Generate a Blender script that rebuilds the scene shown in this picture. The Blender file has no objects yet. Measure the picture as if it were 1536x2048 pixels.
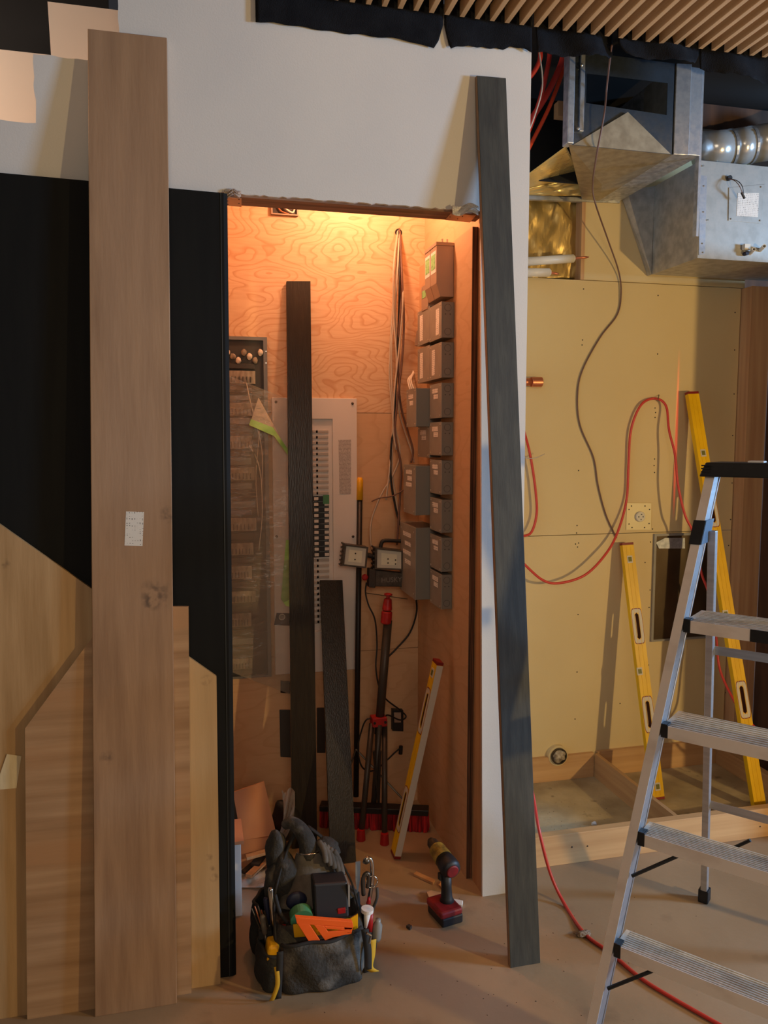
import bpy, bmesh, math, random
from mathutils import Vector, Matrix
random.seed(7)
SC = bpy.context.scene
COL = SC.collection

# ------------------------------------------------------------------ camera
EYE = Vector((0.0, 0.0, 1.70))
FPX = 1560.0
PITCH = math.atan(144 / FPX)
YAW = math.atan(378 / math.hypot(FPX, 144))
cam_d = bpy.data.cameras.new('camera')
cam_d.sensor_fit = 'VERTICAL'; cam_d.sensor_height = 36.0
cam_d.lens = FPX / 2048 * 36.0
cam_d.clip_start = 0.02
cam = bpy.data.objects.new('camera', cam_d); COL.objects.link(cam)
cam.location = EYE
cam.rotation_euler = (math.pi / 2 - PITCH, 0, -YAW)
SC.camera = cam

# ------------------------------------------------------------------ world, lights, exposure
world = bpy.data.worlds.new('world'); SC.world = world
world.use_nodes = True
bg = world.node_tree.nodes['Background']
bg.inputs[0].default_value = (0.92, 0.90, 1.0, 1)
bg.inputs[1].default_value = 0.025
SC.view_settings.view_transform = 'Standard'
SC.view_settings.look = 'None'
SC.view_settings.gamma = 1.0
SC.view_settings.use_curve_mapping = False
SC.view_settings.exposure = 0.0

def lamp(name, kind, loc, energy, color, size=0.1, target=None, **kw):
    d = bpy.data.lights.new(name, kind); d.energy = energy; d.color = color
    if kind == 'AREA':
        d.size = size
        for k, v in kw.items(): setattr(d, k, v)
    else:
        d.shadow_soft_size = size
        for k, v in kw.items(): setattr(d, k, v)
    o = bpy.data.objects.new(name, d); COL.objects.link(o); o.location = loc
    if target is not None:
        o.rotation_euler = (Vector(target) - Vector(loc)).to_track_quat('-Z', 'Y').to_euler()
    return o
lamp('halogen_work_lamp', 'POINT', (3.44, -0.20, 1.52), 200, (1.0, 0.70, 0.31), 0.05)
lamp('daylight_window', 'AREA', (7.2, -0.10, 2.25), 410, (0.36, 0.62, 1.0), 0.8, target=(1.2, 2.5, 1.5))
lamp('daylight_window_far', 'AREA', (6.6, 4.2, 1.7), 130, (0.34, 0.62, 1.0), 1.6, target=(1.3, 2.2, 1.0))
lamp('closet_bulb', 'POINT', (0.66, 3.07, 2.80), 17, (1.0, 0.53, 0.30), 0.04)
lamp('room_ceiling_lamp', 'AREA', (-0.1, -2.2, 2.92), 50, (1.0, 0.82, 0.64), 1.6, target=(0.4, 2.4, 0.9))  # unseen warm fill from behind the camera for boards and ladder fronts
lamp('plenum_lamp', 'POINT', (-1.5, 2.72, 2.85), 60, (1.0, 0.80, 0.64), 0.08)  # added behind the drywall to brighten the sheet in the notch

lz = lamp('laser_line', 'SPOT', (2.30, -0.60, 1.20), 420, (1.0, 0.03, 0.03), 0.002, target=(2.345, 3.474, 1.72), spot_size=math.radians(13), spot_blend=0.9)
lz.scale = (0.02, 1, 1)
# ------------------------------------------------------------------ pixel rays -> points of the place (1536x2048 frame)
FW = Vector((math.sin(YAW) * math.cos(PITCH), math.cos(YAW) * math.cos(PITCH), -math.sin(PITCH)))
RT = Vector((math.cos(YAW), -math.sin(YAW), 0))
UP = RT.cross(FW)
def ray(x, y): return FW + RT * ((x - 768) / FPX) - UP * ((y - 1024) / FPX)
def at(x, y, X=None, Y=None, Z=None):
    d = ray(x, y)
    if X is not None: t = (X - EYE.x) / d.x
    elif Y is not None: t = (Y - EYE.y) / d.y
    else: t = (Z - EYE.z) / d.z
    return EYE + d * t
def onplane(x, y, p, n):
    d = ray(x, y); n = Vector(n)
    return EYE + d * ((Vector(p) - EYE).dot(n) / d.dot(n))

W = 2.608      # face of the front drywall
BK = 3.474     # back wall of the alcove
CB = 3.421     # back wall of the closet
CX = 0.988     # right wall of the closet

# ------------------------------------------------------------------ materials
def lin(c):
    c /= 255.0
    return c / 12.92 if c <= 0.04045 else ((c + 0.055) / 1.055) ** 2.4
def C(r, g, b): return (lin(r), lin(g), lin(b), 1)
MATS = {}
def mat(name, col, rough=0.6, metal=0.0, col2=None, scale=(6, 6, 6), lo=0.35, hi=0.65, bump=0.0, bscale=(60, 60, 60),
        col3=None, scale3=(2, 2, 2), lo3=0.5, hi3=0.7, detail=4, spec=0.5, rough2=None):
    m = bpy.data.materials.new(name); m.use_nodes = True
    nt = m.node_tree; N = nt.nodes; L = nt.links
    b = N['Principled BSDF']
    b.inputs['Base Color'].default_value = col
    b.inputs['Roughness'].default_value = rough
    b.inputs['Metallic'].default_value = metal
    b.inputs['Specular IOR Level'].default_value = spec
    tc = N.new('ShaderNodeTexCoord')
    def noise(sc, det=detail):
        mp = N.new('ShaderNodeMapping'); mp.inputs['Scale'].default_value = sc
        L.new(tc.outputs['Object'], mp.inputs[0])
        n = N.new('ShaderNodeTexNoise'); n.inputs['Scale'].default_value = 1; n.inputs['Detail'].default_value = det
        L.new(mp.outputs[0], n.inputs['Vector'])
        return n
    last = None
    def layer(prev, c, sc, l, h):
        n = noise(sc)
        r = N.new('ShaderNodeMapRange'); r.inputs[1].default_value = l; r.inputs[2].default_value = h
        L.new(n.outputs[0], r.inputs[0])
        mx = N.new('ShaderNodeMix'); mx.data_type = 'RGBA'
        if prev is None: mx.inputs[6].default_value = col
        else: L.new(prev, mx.inputs[6])
        mx.inputs[7].default_value = c
        L.new(r.outputs[0], mx.inputs[0])
        return mx.outputs[2], r.outputs[0]
    if col2:
        last, fac = layer(None, col2, scale, lo, hi)
        if rough2 is not None:
            rr = N.new('ShaderNodeMapRange'); rr.inputs[3].default_value = rough; rr.inputs[4].default_value = rough2
            L.new(fac, rr.inputs[0]); L.new(rr.outputs[0], b.inputs['Roughness'])
    if col3: last, _ = layer(last, col3, scale3, lo3, hi3)
    if last is not None: L.new(last, b.inputs['Base Color'])
    if bump:
        n = noise(bscale, 3)
        bp = N.new('ShaderNodeBump'); bp.inputs['Strength'].default_value = bump; bp.inputs['Distance'].default_value = 0.01
        L.new(n.outputs[0], bp.inputs['Height']); L.new(bp.outputs[0], b.inputs['Normal'])
    MATS[name] = m
    return m

def plywood(name, base, line, knot, sc=(1.3, 1.3, 3.0), rings=30, knots=True):
    """rotary-cut plywood: contour lines of a slow noise, brown knots"""
    m = bpy.data.materials.new(name); m.use_nodes = True
    nt = m.node_tree; N = nt.nodes; L = nt.links
    b = N['Principled BSDF']; b.inputs['Roughness'].default_value = 0.62
    tc = N.new('ShaderNodeTexCoord'); mp = N.new('ShaderNodeMapping'); mp.inputs['Scale'].default_value = sc
    L.new(tc.outputs['Object'], mp.inputs[0])
    n = N.new('ShaderNodeTexNoise'); n.inputs['Scale'].default_value = 1.3; n.inputs['Detail'].default_value = 3; n.inputs['Roughness'].default_value = 0.42
    L.new(mp.outputs[0], n.inputs['Vector'])
    mu = N.new('ShaderNodeMath'); mu.operation = 'MULTIPLY'; mu.inputs[1].default_value = rings
    fr = N.new('ShaderNodeMath'); fr.operation = 'FRACT'
    L.new(n.outputs[0], mu.inputs[0]); L.new(mu.outputs[0], fr.inputs[0])
    ramp = N.new('ShaderNodeValToRGB')
    e = ramp.color_ramp.elements
    e[0].position = 0.0; e[0].color = base
    e[1].position = 1.0; e[1].color = base
    a = e.new(0.55); a.color = base
    a = e.new(0.86); a.color = line
    a = e.new(0.93); a.color = base
    L.new(fr.outputs[0], ramp.inputs[0])
    n2 = N.new('ShaderNodeTexNoise'); n2.inputs['Scale'].default_value = 1; n2.inputs['Detail'].default_value = 4
    mp2 = N.new('ShaderNodeMapping'); mp2.inputs['Scale'].default_value = (9, 9, 90)
    L.new(tc.outputs['Object'], mp2.inputs[0]); L.new(mp2.outputs[0], n2.inputs['Vector'])
    mr = N.new('ShaderNodeMapRange'); mr.inputs[1].default_value = 0.42; mr.inputs[2].default_value = 0.75; mr.inputs[4].default_value = 0.55
    L.new(n2.outputs[0], mr.inputs[0])
    mx = N.new('ShaderNodeMix'); mx.data_type = 'RGBA'
    L.new(mr.outputs[0], mx.inputs[0]); L.new(ramp.outputs[0], mx.inputs[6]); mx.inputs[7].default_value = line
    out = mx.outputs[2]
    if knots:
        vo = N.new('ShaderNodeTexVoronoi'); vo.inputs['Scale'].default_value = 1
        mp3 = N.new('ShaderNodeMapping'); mp3.inputs['Scale'].default_value = (4.2, 0.01, 4.2); mp3.inputs['Location'].default_value = (0.3, 0, 0.2)
        L.new(tc.outputs['Object'], mp3.inputs[0]); L.new(mp3.outputs[0], vo.inputs['Vector'])
        k = N.new('ShaderNodeMapRange'); k.inputs[1].default_value = 0.075; k.inputs[2].default_value = 0.035
        L.new(vo.outputs['Distance'], k.inputs[0])
        mk = N.new('ShaderNodeMix'); mk.data_type = 'RGBA'
        L.new(k.outputs[0], mk.inputs[0]); L.new(out, mk.inputs[6]); mk.inputs[7].default_value = knot
        out = mk.outputs[2]
    L.new(out, b.inputs['Base Color'])
    MATS[name] = m
    return m

def printed(name, paper, ink, sc, thr=0.52, fine=(260, 260, 60), bands='Z'):
    """rows of small unreadable print on paper"""
    m = bpy.data.materials.new(name); m.use_nodes = True
    nt = m.node_tree; N = nt.nodes; L = nt.links; b = N['Principled BSDF']; b.inputs['Roughness'].default_value = 0.6
    tc = N.new('ShaderNodeTexCoord')
    wv = N.new('ShaderNodeTexWave'); wv.bands_direction = bands; wv.inputs['Scale'].default_value = sc; wv.inputs['Distortion'].default_value = 0
    L.new(tc.outputs['Object'], wv.inputs['Vector'])
    mp = N.new('ShaderNodeMapping'); mp.inputs['Scale'].default_value = fine
    L.new(tc.outputs['Object'], mp.inputs[0])
    n = N.new('ShaderNodeTexNoise'); n.inputs['Scale'].default_value = 1; L.new(mp.outputs[0], n.inputs['Vector'])
    g1 = N.new('ShaderNodeMath'); g1.operation = 'GREATER_THAN'; g1.inputs[1].default_value = 0.6
    g2 = N.new('ShaderNodeMath'); g2.operation = 'GREATER_THAN'; g2.inputs[1].default_value = thr
    L.new(wv.outputs['Fac'], g1.inputs[0]); L.new(n.outputs[0], g2.inputs[0])
    mu = N.new('ShaderNodeMath'); mu.operation = 'MULTIPLY'; L.new(g1.outputs[0], mu.inputs[0]); L.new(g2.outputs[0], mu.inputs[1])
    mx = N.new('ShaderNodeMix'); mx.data_type = 'RGBA'; mx.inputs[6].default_value = paper; mx.inputs[7].default_value = ink
    L.new(mu.outputs[0], mx.inputs[0]); L.new(mx.outputs[2], b.inputs['Base Color'])
    MATS[name] = m
    return m

def film(name, tint, alpha, rough=0.25, bump=0.3, bscale=(30, 30, 8)):
    """thin clear plastic film: part see-through, part glossy"""
    m = mat(name, tint, rough, bump=bump, bscale=bscale)
    m.node_tree.nodes['Principled BSDF'].inputs['Alpha'].default_value = alpha
    return m

mat('drywall', C(224, 219, 210), 0.85, col2=C(214, 210, 204), scale=(1.5, 1.5, 1.5), bump=0.04, bscale=(180, 180, 180))
mat('drywall_tan', C(222, 200, 148), 0.8, col2=C(214, 190, 138), scale=(1.2, 1.2, 1.2), bump=0.04, bscale=(160, 160, 160))
mat('drywall_edge', C(200, 180, 160), 0.9, col2=C(150, 120, 105), scale=(30, 30, 30))
mat('drywall_back', C(236, 222, 208), 0.85)
mat('concrete', C(172, 145, 113), 0.68, col2=C(146, 121, 92), scale=(1.4, 1.4, 1), lo=0.38, hi=0.68, col3=C(104, 86, 68), scale3=(5, 5, 1), lo3=0.6, hi3=0.85, bump=0.08, bscale=(40, 40, 40), detail=8, rough2=0.55)
mat('concrete_dirty', C(196, 176, 136), 0.85, col2=C(150, 132, 98), scale=(4, 4, 1), col3=C(84, 70, 50), scale3=(9, 9, 1), lo3=0.64, hi3=0.76, bump=0.2, bscale=(50, 50, 50))
mat('plenum_black', C(14, 13, 14), 0.9)
mat('black_fabric', C(26, 27, 31), 0.95, col2=C(16, 16, 20), scale=(14, 14, 14), bump=0.3, bscale=(240, 240, 240), spec=0.2)
mat('black_laminate', C(22, 22, 20), 0.7, col2=C(18, 18, 17), scale=(40, 40, 1.2), spec=0.2)
mat('black_edge', C(44, 46, 44), 0.45)
mat('tan_board', C(172, 136, 102), 0.6, col2=C(150, 116, 86), scale=(26, 26, 0.8), col3=C(170, 136, 106), scale3=(5, 5, 0.35), lo3=0.5, hi3=0.8, bump=0.05, bscale=(120, 120, 2))
mat('oak_vertical', C(190, 154, 108), 0.55, col2=C(170, 134, 88), scale=(30, 30, 0.7), col3=C(204, 170, 122), scale3=(4, 4, 0.25), lo3=0.5, hi3=0.75, bump=0.04, bscale=(150, 150, 2))
mat('oak_horizontal', C(188, 150, 110), 0.55, col2=C(158, 120, 82), scale=(1.2, 1.2, 24), col3=C(178, 134, 92), scale3=(0.6, 0.6, 7.3), lo3=0.5, hi3=0.6, bump=0.04, bscale=(3, 3, 140))
mat('charcoal_plank', C(70, 70, 63), 0.65, col2=C(56, 56, 52), scale=(60, 60, 1.5), col3=C(92, 90, 82), scale3=(9, 9, 1.4), lo3=0.55, hi3=0.85, bump=0.05, bscale=(200, 200, 4))
mat('charcoal_edge', C(150, 122, 98), 0.7)
mat('dark_plank', C(46, 39, 31), 0.3, col2=C(38, 32, 26), scale=(80, 80, 2), bump=0.12, bscale=(260, 260, 5), spec=0.3)
mat('stud_wood', C(206, 164, 118), 0.7, col2=C(184, 138, 96), scale=(26, 26, 1.2), bump=0.06, bscale=(140, 140, 4))
mat('plate_wood', C(212, 170, 118), 0.7, col2=C(194, 150, 100), scale=(1.2, 26, 26), bump=0.05, bscale=(4, 140, 140))
mat('plate_wood_depth', C(196, 156, 106), 0.7, col2=C(176, 134, 88), scale=(26, 1.2, 26))
mat('header_wood', C(150, 112, 86), 0.75, col2=C(104, 74, 54), scale=(1.5, 40, 40), bump=0.1, bscale=(3, 90, 90))
mat('dark_wood', C(92, 62, 40), 0.8, col2=C(60, 38, 24), scale=(12, 12, 2))
plywood('plywood_fir', C(224, 188, 148), C(206, 156, 114), C(140, 86, 56))
plywood('plywood_plain', C(212, 172, 130), C(204, 162, 120), C(126, 72, 44), rings=12, knots=False)
mat('ply_edge', C(126, 84, 58), 0.8, col2=C(60, 36, 24), scale=(420, 3, 3), lo=0.45, hi=0.55)
mat('slat_wood', C(220, 184, 140), 0.6, col2=C(196, 156, 112), scale=(30, 1.5, 30), bump=0.03, bscale=(140, 5, 140))
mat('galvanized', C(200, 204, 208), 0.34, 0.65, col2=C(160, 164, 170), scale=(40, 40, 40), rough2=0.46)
mat('galvanized_front', C(118, 130, 142), 0.3, 0.9, col2=C(84, 94, 104), scale=(30, 30, 30), rough2=0.42)  # darker bluish copy of galvanized; dim reflection painted into the duct front
mat('galvanized_warm', C(176, 164, 138), 0.42, 0.6, col2=C(152, 140, 116), scale=(26, 26, 26))  # warm copy of galvanized; golden reflected light painted into its colour
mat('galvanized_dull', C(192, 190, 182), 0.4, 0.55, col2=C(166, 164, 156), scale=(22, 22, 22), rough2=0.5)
mat('foil', C(232, 206, 132), 0.26, 0.6, bump=0.6, bscale=(9, 9, 9))
mat('foil_dull', C(196, 166, 100), 0.38, 0.65, bump=0.7, bscale=(22, 22, 6))
mat('flex_duct', C(204, 202, 196), 0.24, 0.5, bump=0.25, bscale=(12, 12, 12))
mat('aluminium', C(206, 208, 212), 0.34, 0.8, col2=C(190, 192, 196), scale=(5, 5, 60), rough2=0.42)
mat('aluminium_front', C(244, 234, 222), 0.45, 0.1, col2=C(220, 206, 192), scale=(8, 8, 14), lo=0.5, hi=0.8)  # paler copy of aluminium; warm light on flanges and lips painted in
mat('step_top', C(220, 212, 198), 0.55, 0.1, col2=C(200, 192, 178), scale=(30, 30, 30), col3=C(164, 154, 142), scale3=(7, 7, 7), lo3=0.55, hi3=0.8)
mat('black_plastic', C(24, 24, 25), 0.5, col2=C(40, 40, 40), scale=(24, 24, 24), lo=0.5, hi=0.9)
mat('blue_hinge', C(96, 118, 140), 0.5)
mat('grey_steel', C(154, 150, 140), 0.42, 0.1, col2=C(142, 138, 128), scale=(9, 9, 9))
mat('grey_steel_side', C(126, 122, 114), 0.45, 0.1)  # darker copy of grey_steel; shade on the box sides painted in
mat('tan_steel', C(166, 142, 122), 0.45, 0.1)
mat('knockout', C(88, 84, 78), 0.6, 0.1)
mat('screw', C(210, 208, 200), 0.3, 0.9)
mat('screw_dark', C(48, 40, 34), 0.6)
mat('label_white', C(232, 228, 220), 0.6)
printed('label_print', C(238, 234, 226), C(90, 86, 82), 42, 0.56, (500, 500, 30))
printed('label_board', C(226, 222, 214), C(120, 116, 112), 42, 0.60, (30, 30, 300), 'X')
printed('label_panel', C(206, 198, 190), C(110, 102, 98), 90, 0.42, (700, 700, 120))
mat('label_green', C(150, 206, 138), 0.6, col2=C(120, 170, 110), scale=(40, 40, 70), lo=0.5, hi=0.6)
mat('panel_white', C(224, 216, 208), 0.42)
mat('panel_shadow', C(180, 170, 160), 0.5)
mat('breaker', C(22, 21, 22), 0.45)
mat('breaker_label', C(214, 206, 196), 0.6)
mat('cabinet_grey', C(122, 122, 118), 0.5, 0.3)
mat('module_dark', C(62, 60, 56), 0.6)
mat('module_light', C(168, 156, 138), 0.6, col2=C(130, 118, 102), scale=(60, 60, 20))
mat('module_blue', C(70, 80, 104), 0.6)
film('plastic_film', C(186, 172, 152), 0.36, 0.18, 0.9, (16, 16, 34))
film('plastic_crumple', C(206, 190, 172), 0.55, 0.2, 0.8, (40, 40, 40))
mat('green_tape', C(140, 190, 96), 0.55, col2=C(176, 214, 130), scale=(14, 14, 30))
mat('masking_tape', C(226, 208, 168), 0.7, col2=C(206, 186, 146), scale=(50, 50, 8))
mat('cable_grey', C(198, 180, 158), 0.5)
mat('cable_brown', C(112, 80, 66), 0.5)
mat('cable_black', C(26, 22, 20), 0.5)
mat('cable_white', C(220, 208, 190), 0.5)
mat('hose_red', C(206, 62, 52), 0.42)
mat('hose_orange', C(220, 76, 40), 0.45)
mat('copper', C(206, 128, 92), 0.35, 0.7)
mat('pipe_white', C(226, 218, 200), 0.4)
mat('yellow_level', C(242, 192, 12), 0.38, col2=C(226, 176, 8), scale=(20, 20, 4))
mat('level_white', C(206, 196, 180), 0.45)
mat('level_red', C(128, 18, 20), 0.45)
mat('level_hole', C(86, 22, 20), 0.6)
mat('vial', C(120, 118, 60), 0.2)
mat('red_plastic', C(186, 30, 28), 0.42, col2=C(150, 22, 22), scale=(20, 20, 20))
mat('bristle', C(190, 30, 34), 0.8, col2=C(120, 14, 18), scale=(90, 90, 8))
mat('tripod_grey', C(70, 62, 54), 0.45, 0.3)
mat('worklight_grey', C(84, 74, 64), 0.55, col2=C(58, 50, 42), scale=(30, 30, 30))
mat('worklight_lens', C(206, 204, 190), 0.2)
mat('worklight_led', C(226, 224, 200), 0.35)
mat('logo_grey', C(130, 122, 112), 0.5)
mat('cardboard', C(206, 142, 98), 0.8, col2=C(196, 130, 88), scale=(5, 5, 5))
mat('bag_canvas', C(64, 60, 54), 0.92, col2=C(44, 42, 38), scale=(16, 16, 16), col3=C(140, 132, 120), scale3=(9, 9, 9), lo3=0.5, hi3=0.78, bump=0.4, bscale=(110, 110, 110))
mat('bag_dark', C(34, 32, 29), 0.92, col2=C(50, 48, 42), scale=(14, 14, 14), bump=0.4, bscale=(110, 110, 110))
mat('bag_rim', C(40, 38, 35), 0.85)
mat('dusty_grey', C(106, 98, 86), 0.85, col2=C(70, 64, 56), scale=(13, 13, 13), bump=0.4, bscale=(30, 30, 30))
mat('yellow_trim', C(206, 160, 30), 0.7)
mat('orange_plastic', C(255, 104, 34), 0.45)
mat('green_plastic', C(72, 130, 84), 0.5)
mat('tape_yellow', C(240, 176, 10), 0.45)
mat('chrome', C(206, 200, 190), 0.2, 1.0)
mat('steel_dark', C(92, 84, 74), 0.4, 0.8)
mat('drill_yellow', C(166, 138, 52), 0.5, col2=C(110, 90, 40), scale=(40, 40, 40))
mat('drill_red', C(150, 30, 34), 0.5, col2=C(100, 24, 28), scale=(18, 18, 18))
mat('drill_black', C(30, 31, 35), 0.5)
mat('wood_scrap', C(214, 164, 114), 0.7, col2=C(190, 138, 92), scale=(20, 20, 20))
mat('rag', C(196, 182, 156), 0.9, col2=C(120, 104, 84), scale=(50, 50, 50), bump=1.0, bscale=(60, 60, 60))
mat('dust', C(150, 132, 112), 0.95, bump=1.0, bscale=(120, 120, 120))
mat('dark_box', C(54, 46, 40), 0.6)
mat('outlet_plate', C(224, 208, 158), 0.45, 0.1)
mat('outlet_face', C(214, 208, 190), 0.5)
mat('navy_sticker', C(24, 30, 58), 0.5)
mat('nail_plate', C(206, 168, 132), 0.45, 0.5)
mat('tin_box', C(112, 96, 74), 0.32, 0.75, col2=C(88, 74, 56), scale=(6, 6, 3))

# ------------------------------------------------------------------ mesh builder
class MB:
    def __init__(s): s.v = []; s.f = []
    def add(s, vs, fs):
        o = len(s.v); s.v += [Vector(v) for v in vs]; s.f += [tuple(i + o for i in f) for f in fs]; return s
    def hexa(s, p):
        return s.add(p, [(0, 3, 2, 1), (4, 5, 6, 7), (0, 1, 5, 4), (1, 2, 6, 5), (2, 3, 7, 6), (3, 0, 4, 7)])
    def box(s, x0, x1, y0, y1, z0, z1):
        return s.hexa([(x0, y0, z0), (x1, y0, z0), (x1, y1, z0), (x0, y1, z0), (x0, y0, z1), (x1, y0, z1), (x1, y1, z1), (x0, y1, z1)])
    def obox(s, c, ax, ay, az):
        """box from centre and three half vectors"""
        c, ax, ay, az = Vector(c), Vector(ax), Vector(ay), Vector(az)
        return s.hexa([c + ax * a + ay * b + az * d for d in (-1, 1) for a, b in ((-1, -1), (1, -1), (1, 1), (-1, 1))])
    def prism(s, poly, vec):
        poly = [Vector(p) for p in poly]; vec = Vector(vec); n = len(poly)
        return s.add(poly + [p + vec for p in poly], [tuple(range(n - 1, -1, -1)), tuple(range(n, 2 * n))] + [(i, (i + 1) % n, n + (i + 1) % n, n + i) for i in range(n)])
    def ring(s, outer, inner, vec):
        """plate with a hole: two loops of the same length"""
        o = [Vector(p) for p in outer]; q = [Vector(p) for p in inner]; vec = Vector(vec); n = len(o)
        vs = o + q + [p + vec for p in o] + [p + vec for p in q]
        fs = []
        for i in range(n):
            j = (i + 1) % n
            fs += [(i, j, n + j, n + i), (2 * n + j, 2 * n + i, 3 * n + i, 3 * n + j), (j, i, 2 * n + i, 2 * n + j), (n + i, n + j, 3 * n + j, 3 * n + i)]
        return s.add(vs, fs)
    def tube(s, pts, r, n=8, caps=True):
        pts = [Vector(p) for p in pts]; m = len(pts)
        rr = r if isinstance(r, (list, tuple)) else [r] * m
        T = []
        for i in range(m):
            t = pts[min(i + 1, m - 1)] - pts[max(i - 1, 0)]
            T.append(t.normalized())
        a = Vector((0, 0, 1)) if abs(T[0].z) < 0.9 else Vector((1, 0, 0))
        u = T[0].cross(a).normalized()
        vs = []; fs = []
        for i in range(m):
            u = (u - T[i] * u.dot(T[i])).normalized(); w = T[i].cross(u)
            for k in range(n):
                an = 2 * math.pi * k / n
                vs.append(pts[i] + (u * math.cos(an) + w * math.sin(an)) * rr[i])
        for i in range(m - 1):
            for k in range(n):
                j = (k + 1) % n
                fs.append((i * n + k, i * n + j, (i + 1) * n + j, (i + 1) * n + k))
        if caps: fs += [tuple(range(n - 1, -1, -1)), tuple((m - 1) * n + k for k in range(n))]
        return s.add(vs, fs)
    def lathe(s, prof, c, axis=(0, 0, 1), n=20):
        """prof: (radius, distance along axis)"""
        c = Vector(c); ax = Vector(axis).normalized()
        a = Vector((0, 0, 1)) if abs(ax.z) < 0.9 else Vector((1, 0, 0))
        u = ax.cross(a).normalized(); w = ax.cross(u)
        vs = []; fs = []; m = len(prof)
        for r, h in prof:
            for k in range(n):
                an = 2 * math.pi * k / n
                vs.append(c + ax * h + (u * math.cos(an) + w * math.sin(an)) * max(r, 1e-5))
        for i in range(m - 1):
            for k in range(n):
                j = (k + 1) % n
                fs.append((i * n + k, i * n + j, (i + 1) * n + j, (i + 1) * n + k))
        fs += [tuple(range(n - 1, -1, -1)), tuple((m - 1) * n + k for k in range(n))]
        return s.add(vs, fs)
    def grid(s, fn, nu, nv):
        vs = [fn(i / nu, j / nv) for j in range(nv + 1) for i in range(nu + 1)]
        fs = [(j * (nu + 1) + i, j * (nu + 1) + i + 1, (j + 1) * (nu + 1) + i + 1, (j + 1) * (nu + 1) + i) for j in range(nv) for i in range(nu)]
        return s.add(vs, fs)
    def blob(s, c, rx, ry, rz, n=14, m=9, amp=0.0, seed=0):
        rnd = random.Random(seed); ph = [rnd.uniform(0, 6.28) for _ in range(6)]
        c = Vector(c); vs = []; fs = []
        for i in range(m + 1):
            th = math.pi * i / m
            for k in range(n):
                an = 2 * math.pi * k / n
                d = Vector((math.sin(th) * math.cos(an), math.sin(th) * math.sin(an), math.cos(th)))
                q = 1 + amp * (math.sin(3 * d.x + ph[0]) * math.sin(4 * d.y + ph[1]) + 0.6 * math.sin(7 * d.z + ph[2] + 3 * d.x))
                vs.append(c + Vector((d.x * rx, d.y * ry, d.z * rz)) * q)
        for i in range(m):
            for k in range(n):
                j = (k + 1) % n
                fs.append((i * n + k, (i + 1) * n + k, (i + 1) * n + j, i * n + j))
        return s.add(vs, fs)
    def build(s, name, material, parent=None, smooth=False, bevel=0, solid=0, tagd=None):
        off = parent.matrix_world.translation if parent is not None else Vector((0, 0, 0))
        if parent is not None and parent.parent is not None: off = parent.location + parent.parent.location
        elif parent is not None: off = parent.location
        org = Vector((0, 0, 0))
        if parent is None and s.v:     # a thing of one mesh: origin at its base
            org = sum(s.v, Vector()) / len(s.v); org.z = min(v.z for v in s.v)
        me = bpy.data.meshes.new(name)
        me.from_pydata([v - off - org for v in s.v], [], s.f)
        bm = bmesh.new(); bm.from_mesh(me)
        bmesh.ops.remove_doubles(bm, verts=bm.verts, dist=1e-6)
        bmesh.ops.recalc_face_normals(bm, faces=bm.faces)
        bm.to_mesh(me); bm.free()
        me.materials.append(MATS[material])
        if smooth:
            me.shade_smooth() if hasattr(me, 'shade_smooth') else None
            for p in me.polygons: p.use_smooth = True
        o = bpy.data.objects.new(name, me); COL.objects.link(o)
        o.location = org
        if parent is not None: o.parent = parent
        if bevel:
            b = o.modifiers.new('bevel', 'BEVEL'); b.width = bevel; b.segments = 2; b.limit_method = 'ANGLE'
        if solid:
            b = o.modifiers.new('solid', 'SOLIDIFY'); b.thickness = solid; b.offset = 0
        return o
def M(): return MB()

def tag(o, label, cat, group=None):
    o['label'] = label; o['category'] = cat
    if group: o['group'] = group
    return o
def thing(name, loc, label, cat, group=None):
    o = bpy.data.objects.new(name, None); COL.objects.link(o); o.location = loc; o.empty_display_size = 0.05
    return tag(o, label, cat, group)
def struct(o): o['kind'] = 'structure'; return o
def spline(pts, k=6):
    P = [Vector(p) for p in pts]; out = []
    for i in range(len(P) - 1):
        p0 = P[max(i - 1, 0)]; p1 = P[i]; p2 = P[i + 1]; p3 = P[min(i + 2, len(P) - 1)]
        for j in range(k):
            t = j / k
            out.append(0.5 * ((2 * p1) + (p2 - p0) * t + (2 * p0 - 5 * p1 + 4 * p2 - p3) * t * t + (3 * p1 - p0 - 3 * p2 + p3) * t ** 3))
    out.append(P[-1]); return out
def share(name, src, loc, parent=None):
    o = bpy.data.objects.new(name, src.data); COL.objects.link(o); o.location = loc
    if parent is not None: o.parent = parent
    return o
def text_mesh(txt, size, mat4, name, material, parent, depth=0.0008):
    cu = bpy.data.curves.new(name, 'FONT'); cu.body = txt; cu.size = size; cu.extrude = depth; cu.align_x = 'CENTER'; cu.align_y = 'CENTER'
    to = bpy.data.objects.new(name, cu); COL.objects.link(to)
    dg = bpy.context.evaluated_depsgraph_get()
    me = bpy.data.meshes.new_from_object(to.evaluated_get(dg)); bpy.data.objects.remove(to)
    me.transform(mat4)
    off = parent.location + (parent.parent.location if parent.parent else Vector())
    me.transform(Matrix.Translation(-off)); me.materials.clear(); me.materials.append(MATS[material])
    o = bpy.data.objects.new(name, me); COL.objects.link(o); o.parent = parent
    return o
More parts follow.
